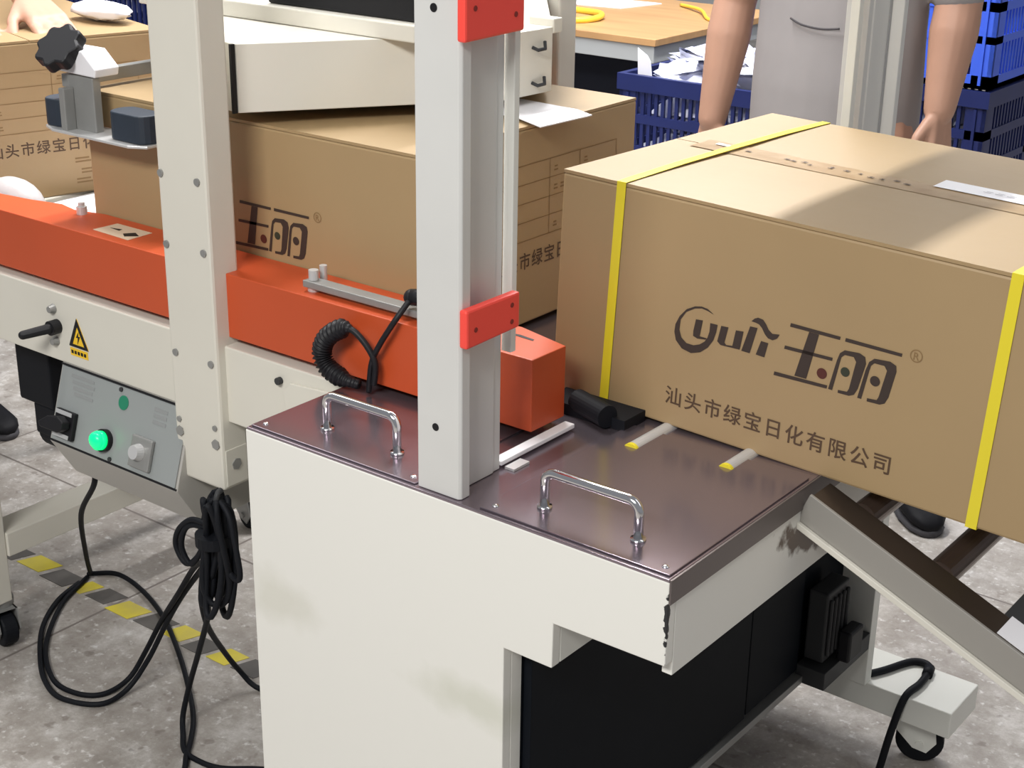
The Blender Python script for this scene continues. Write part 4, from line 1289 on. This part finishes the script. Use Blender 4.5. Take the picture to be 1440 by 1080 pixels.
tag(stp.make('strap_piece', M['hose'], smooth=True), 'loose piece of yellow strap at the right end of the bench', 'strap')


# ------------------------------------------------------------------ crates
def crate(label, x, y, z, material, L=0.60, W=0.38, Hh=0.34, group='blue plastic crates'):
    t = thing('crate', label, 'crate', (x + L / 2, y + W / 2, z), group)
    b = B()
    th = 0.012
    b.box(x, x + L, y, y + W, z, z + 0.012)
    b.box(x - 0.006, x + L + 0.006, y - 0.006, y + th, z + Hh - 0.045, z + Hh)
    b.box(x - 0.006, x + L + 0.006, y + W - th, y + W + 0.006, z + Hh - 0.045, z + Hh)
    b.box(x - 0.006, x + th, y + th, y + W - th, z + Hh - 0.045, z + Hh)
    b.box(x + L - th, x + L + 0.006, y + th, y + W - th, z + Hh - 0.045, z + Hh)
    bands = [(0.0, 0.035), (0.120, 0.140), (0.205, 0.230)]
    corner = 0.055
    for yy in (y, y + W - th):
        for a, c in bands:
            b.box(x, x + L, yy, yy + th, z + a, z + c)
        for xa in (x, x + L - corner):
            b.box(xa, xa + corner, yy, yy + th, z, z + Hh - 0.045)
        n = 22
        for i in range(n + 1):
            xx = x + corner + (L - 2 * corner) * i / n
            b.box(xx - 0.0052, xx + 0.0052, yy + 0.002, yy + th - 0.002, z, z + Hh - 0.045)
        b.box(x + L * 0.5 - 0.07, x + L * 0.5 + 0.13, yy - 0.001, yy + th, z + 0.205, z + 0.235)
    for xx in (x, x + L - th):
        for a, c in bands:
            b.box(xx, xx + th, y + th, y + W - th, z + a, z + c)
        for ya in (y, y + W - corner):
            b.box(xx, xx + th, ya, ya + corner, z, z + Hh - 0.045)
        n = 12
        for i in range(n + 1):
            yy = y + corner + (W - 2 * corner) * i / n
            b.box(xx + 0.002, xx + th - 0.002, yy - 0.0052, yy + 0.0052, z, z + Hh - 0.045)
    b.make('crate_body', material, t)
    for xa in (x + 0.03, x + L - 0.03):
        for ys in (y - 0.005, y + W):
            B().box(xa - 0.004, xa + 0.004, ys, ys + 0.005, z + 0.01, z + Hh - 0.05).make('corner_rib', material, t)
    return t


def pouches(label, x, y, z, L, W, Hh, heap, seed, n=70):
    """heap of crumpled white pouches inside a crate"""
    rnd = random.Random(seed)
    b = B()
    for i in range(n):
        cx, cy = x + rnd.uniform(0.10, L - 0.10), y + rnd.uniform(0.09, W - 0.09)
        edge = min(cx - x, x + L - cx, cy - y, y + W - cy) / (W / 2)
        if i % 2:
            cz = z + rnd.uniform(0.08, 0.95) * (Hh - 0.10)
        else:
            cz = z + Hh - 0.07 + heap * min(1, edge * 1.3) * (0.45 + 0.55 * (cx - x) / L) * rnd.uniform(0.55, 1.0)
        rot = Euler((rnd.uniform(-0.5, 0.5), rnd.uniform(-0.5, 0.5), rnd.uniform(0, 6.28))).to_matrix()
        hx, hy = 0.070, 0.052
        top, bot = {}, {}
        for a in range(5):
            for c in range(5):
                u_, v_ = a / 2 - 1, c / 2 - 1
                puff = 0.030 * (1 - u_ * u_) ** 0.6 * (1 - v_ * v_) ** 0.6 + rnd.uniform(0, 0.006)
                for dct, sg in ((top, 1), (bot, -1)):
                    dct[a, c] = b.bm.verts.new(Vector((cx, cy, cz)) + rot @ Vector((hx * u_, hy * v_, sg * (puff + 0.001))))
        for a in range(4):
            for c in range(4):
                b.bm.faces.new((top[a, c], top[a + 1, c], top[a + 1, c + 1], top[a, c + 1]))
                b.bm.faces.new((bot[a, c], bot[a + 1, c], bot[a + 1, c + 1], bot[a, c + 1]))
    o = b.make('pouch_heap', M['pouch'], smooth=True)
    tag(o, label, 'pouches', kind='stuff')
    return o


HC = 0.345
crate('dark blue slatted crate at the bottom of the stack beside the bench leg', -1.170, 2.515, FZ, M['crate_dark'])
crate('dark blue slatted crate overflowing with white pouches beside the bench leg', -1.170, 2.515, FZ + HC, M['crate_dark'])
pouches('heap of white pouches overflowing the dark blue crate beside the bench', -1.170, 2.515, FZ + HC + 0.012, 0.60, 0.38, 0.33, 0.19, 3, 170)
cd = B().prism([(-1.123, -0.075), (-1.077, -0.075), (-1.084, -0.028), (-1.096, -0.012), (-1.128, 0.006)], 'y', 2.535, 2.538)
tag(cd.make('white_card', M['paper']), 'white card standing at the corner of the dark blue crate', 'card')
crate('dark blue crate at floor level under the right-hand stack', -0.861, 2.935, FZ, M['crate_dark'])
crate('dark blue crate carrying the bright blue one beside the standing worker', -0.861, 2.935, FZ + HC, M['crate_dark'])
crate('bright blue crate on top of the dark blue stack beside the standing worker', -0.861, 2.935, FZ + 2 * HC, M['crate_light'])
pouches('white pouches filling the dark blue crate below the bright blue one', -0.861, 2.935, FZ + HC + 0.012, 0.60, 0.38, 0.30, 0.0, 5, 110)
pouches('white pouches seen through the bright blue crate', -0.861, 2.935, FZ + 2 * HC + 0.012, 0.60, 0.38, 0.34, 0.0, 6, 150)
for k, lb in enumerate(('dark blue crate on the floor behind the leaning worker', 'dark blue crate second in the stack behind the leaning worker')):
    crate(lb, -3.05, 1.95, FZ + k * HC, M['crate_dark'], 0.62)
crate('dark blue crate on top of the stack beyond the waiting carton', -3.05, 1.95, FZ + 2 * HC, M['crate_dark'], 0.62)
pouches('white pouches heaped in the top crate beyond the waiting carton', -3.05, 1.95, FZ + 2 * HC + 0.012, 0.62, 0.38, 0.32, 0.06, 8, 60)
bag2 = B()
rnd = random.Random(11)
bag2.ball((0, 0, 0), 0.08, 24, (1.5, 0.8, 0.34))
for v in bag2.bm.verts:
    v.co *= 1 + rnd.uniform(-0.08, 0.08)
    v.co = v.co * 0.6 + Vector((-1.09, 0.685, CH + 0.0265))
tag(bag2.make('white_bag', M['paper'], smooth=True), 'crumpled white bag lying at the back of the waiting carton lid', 'bag')
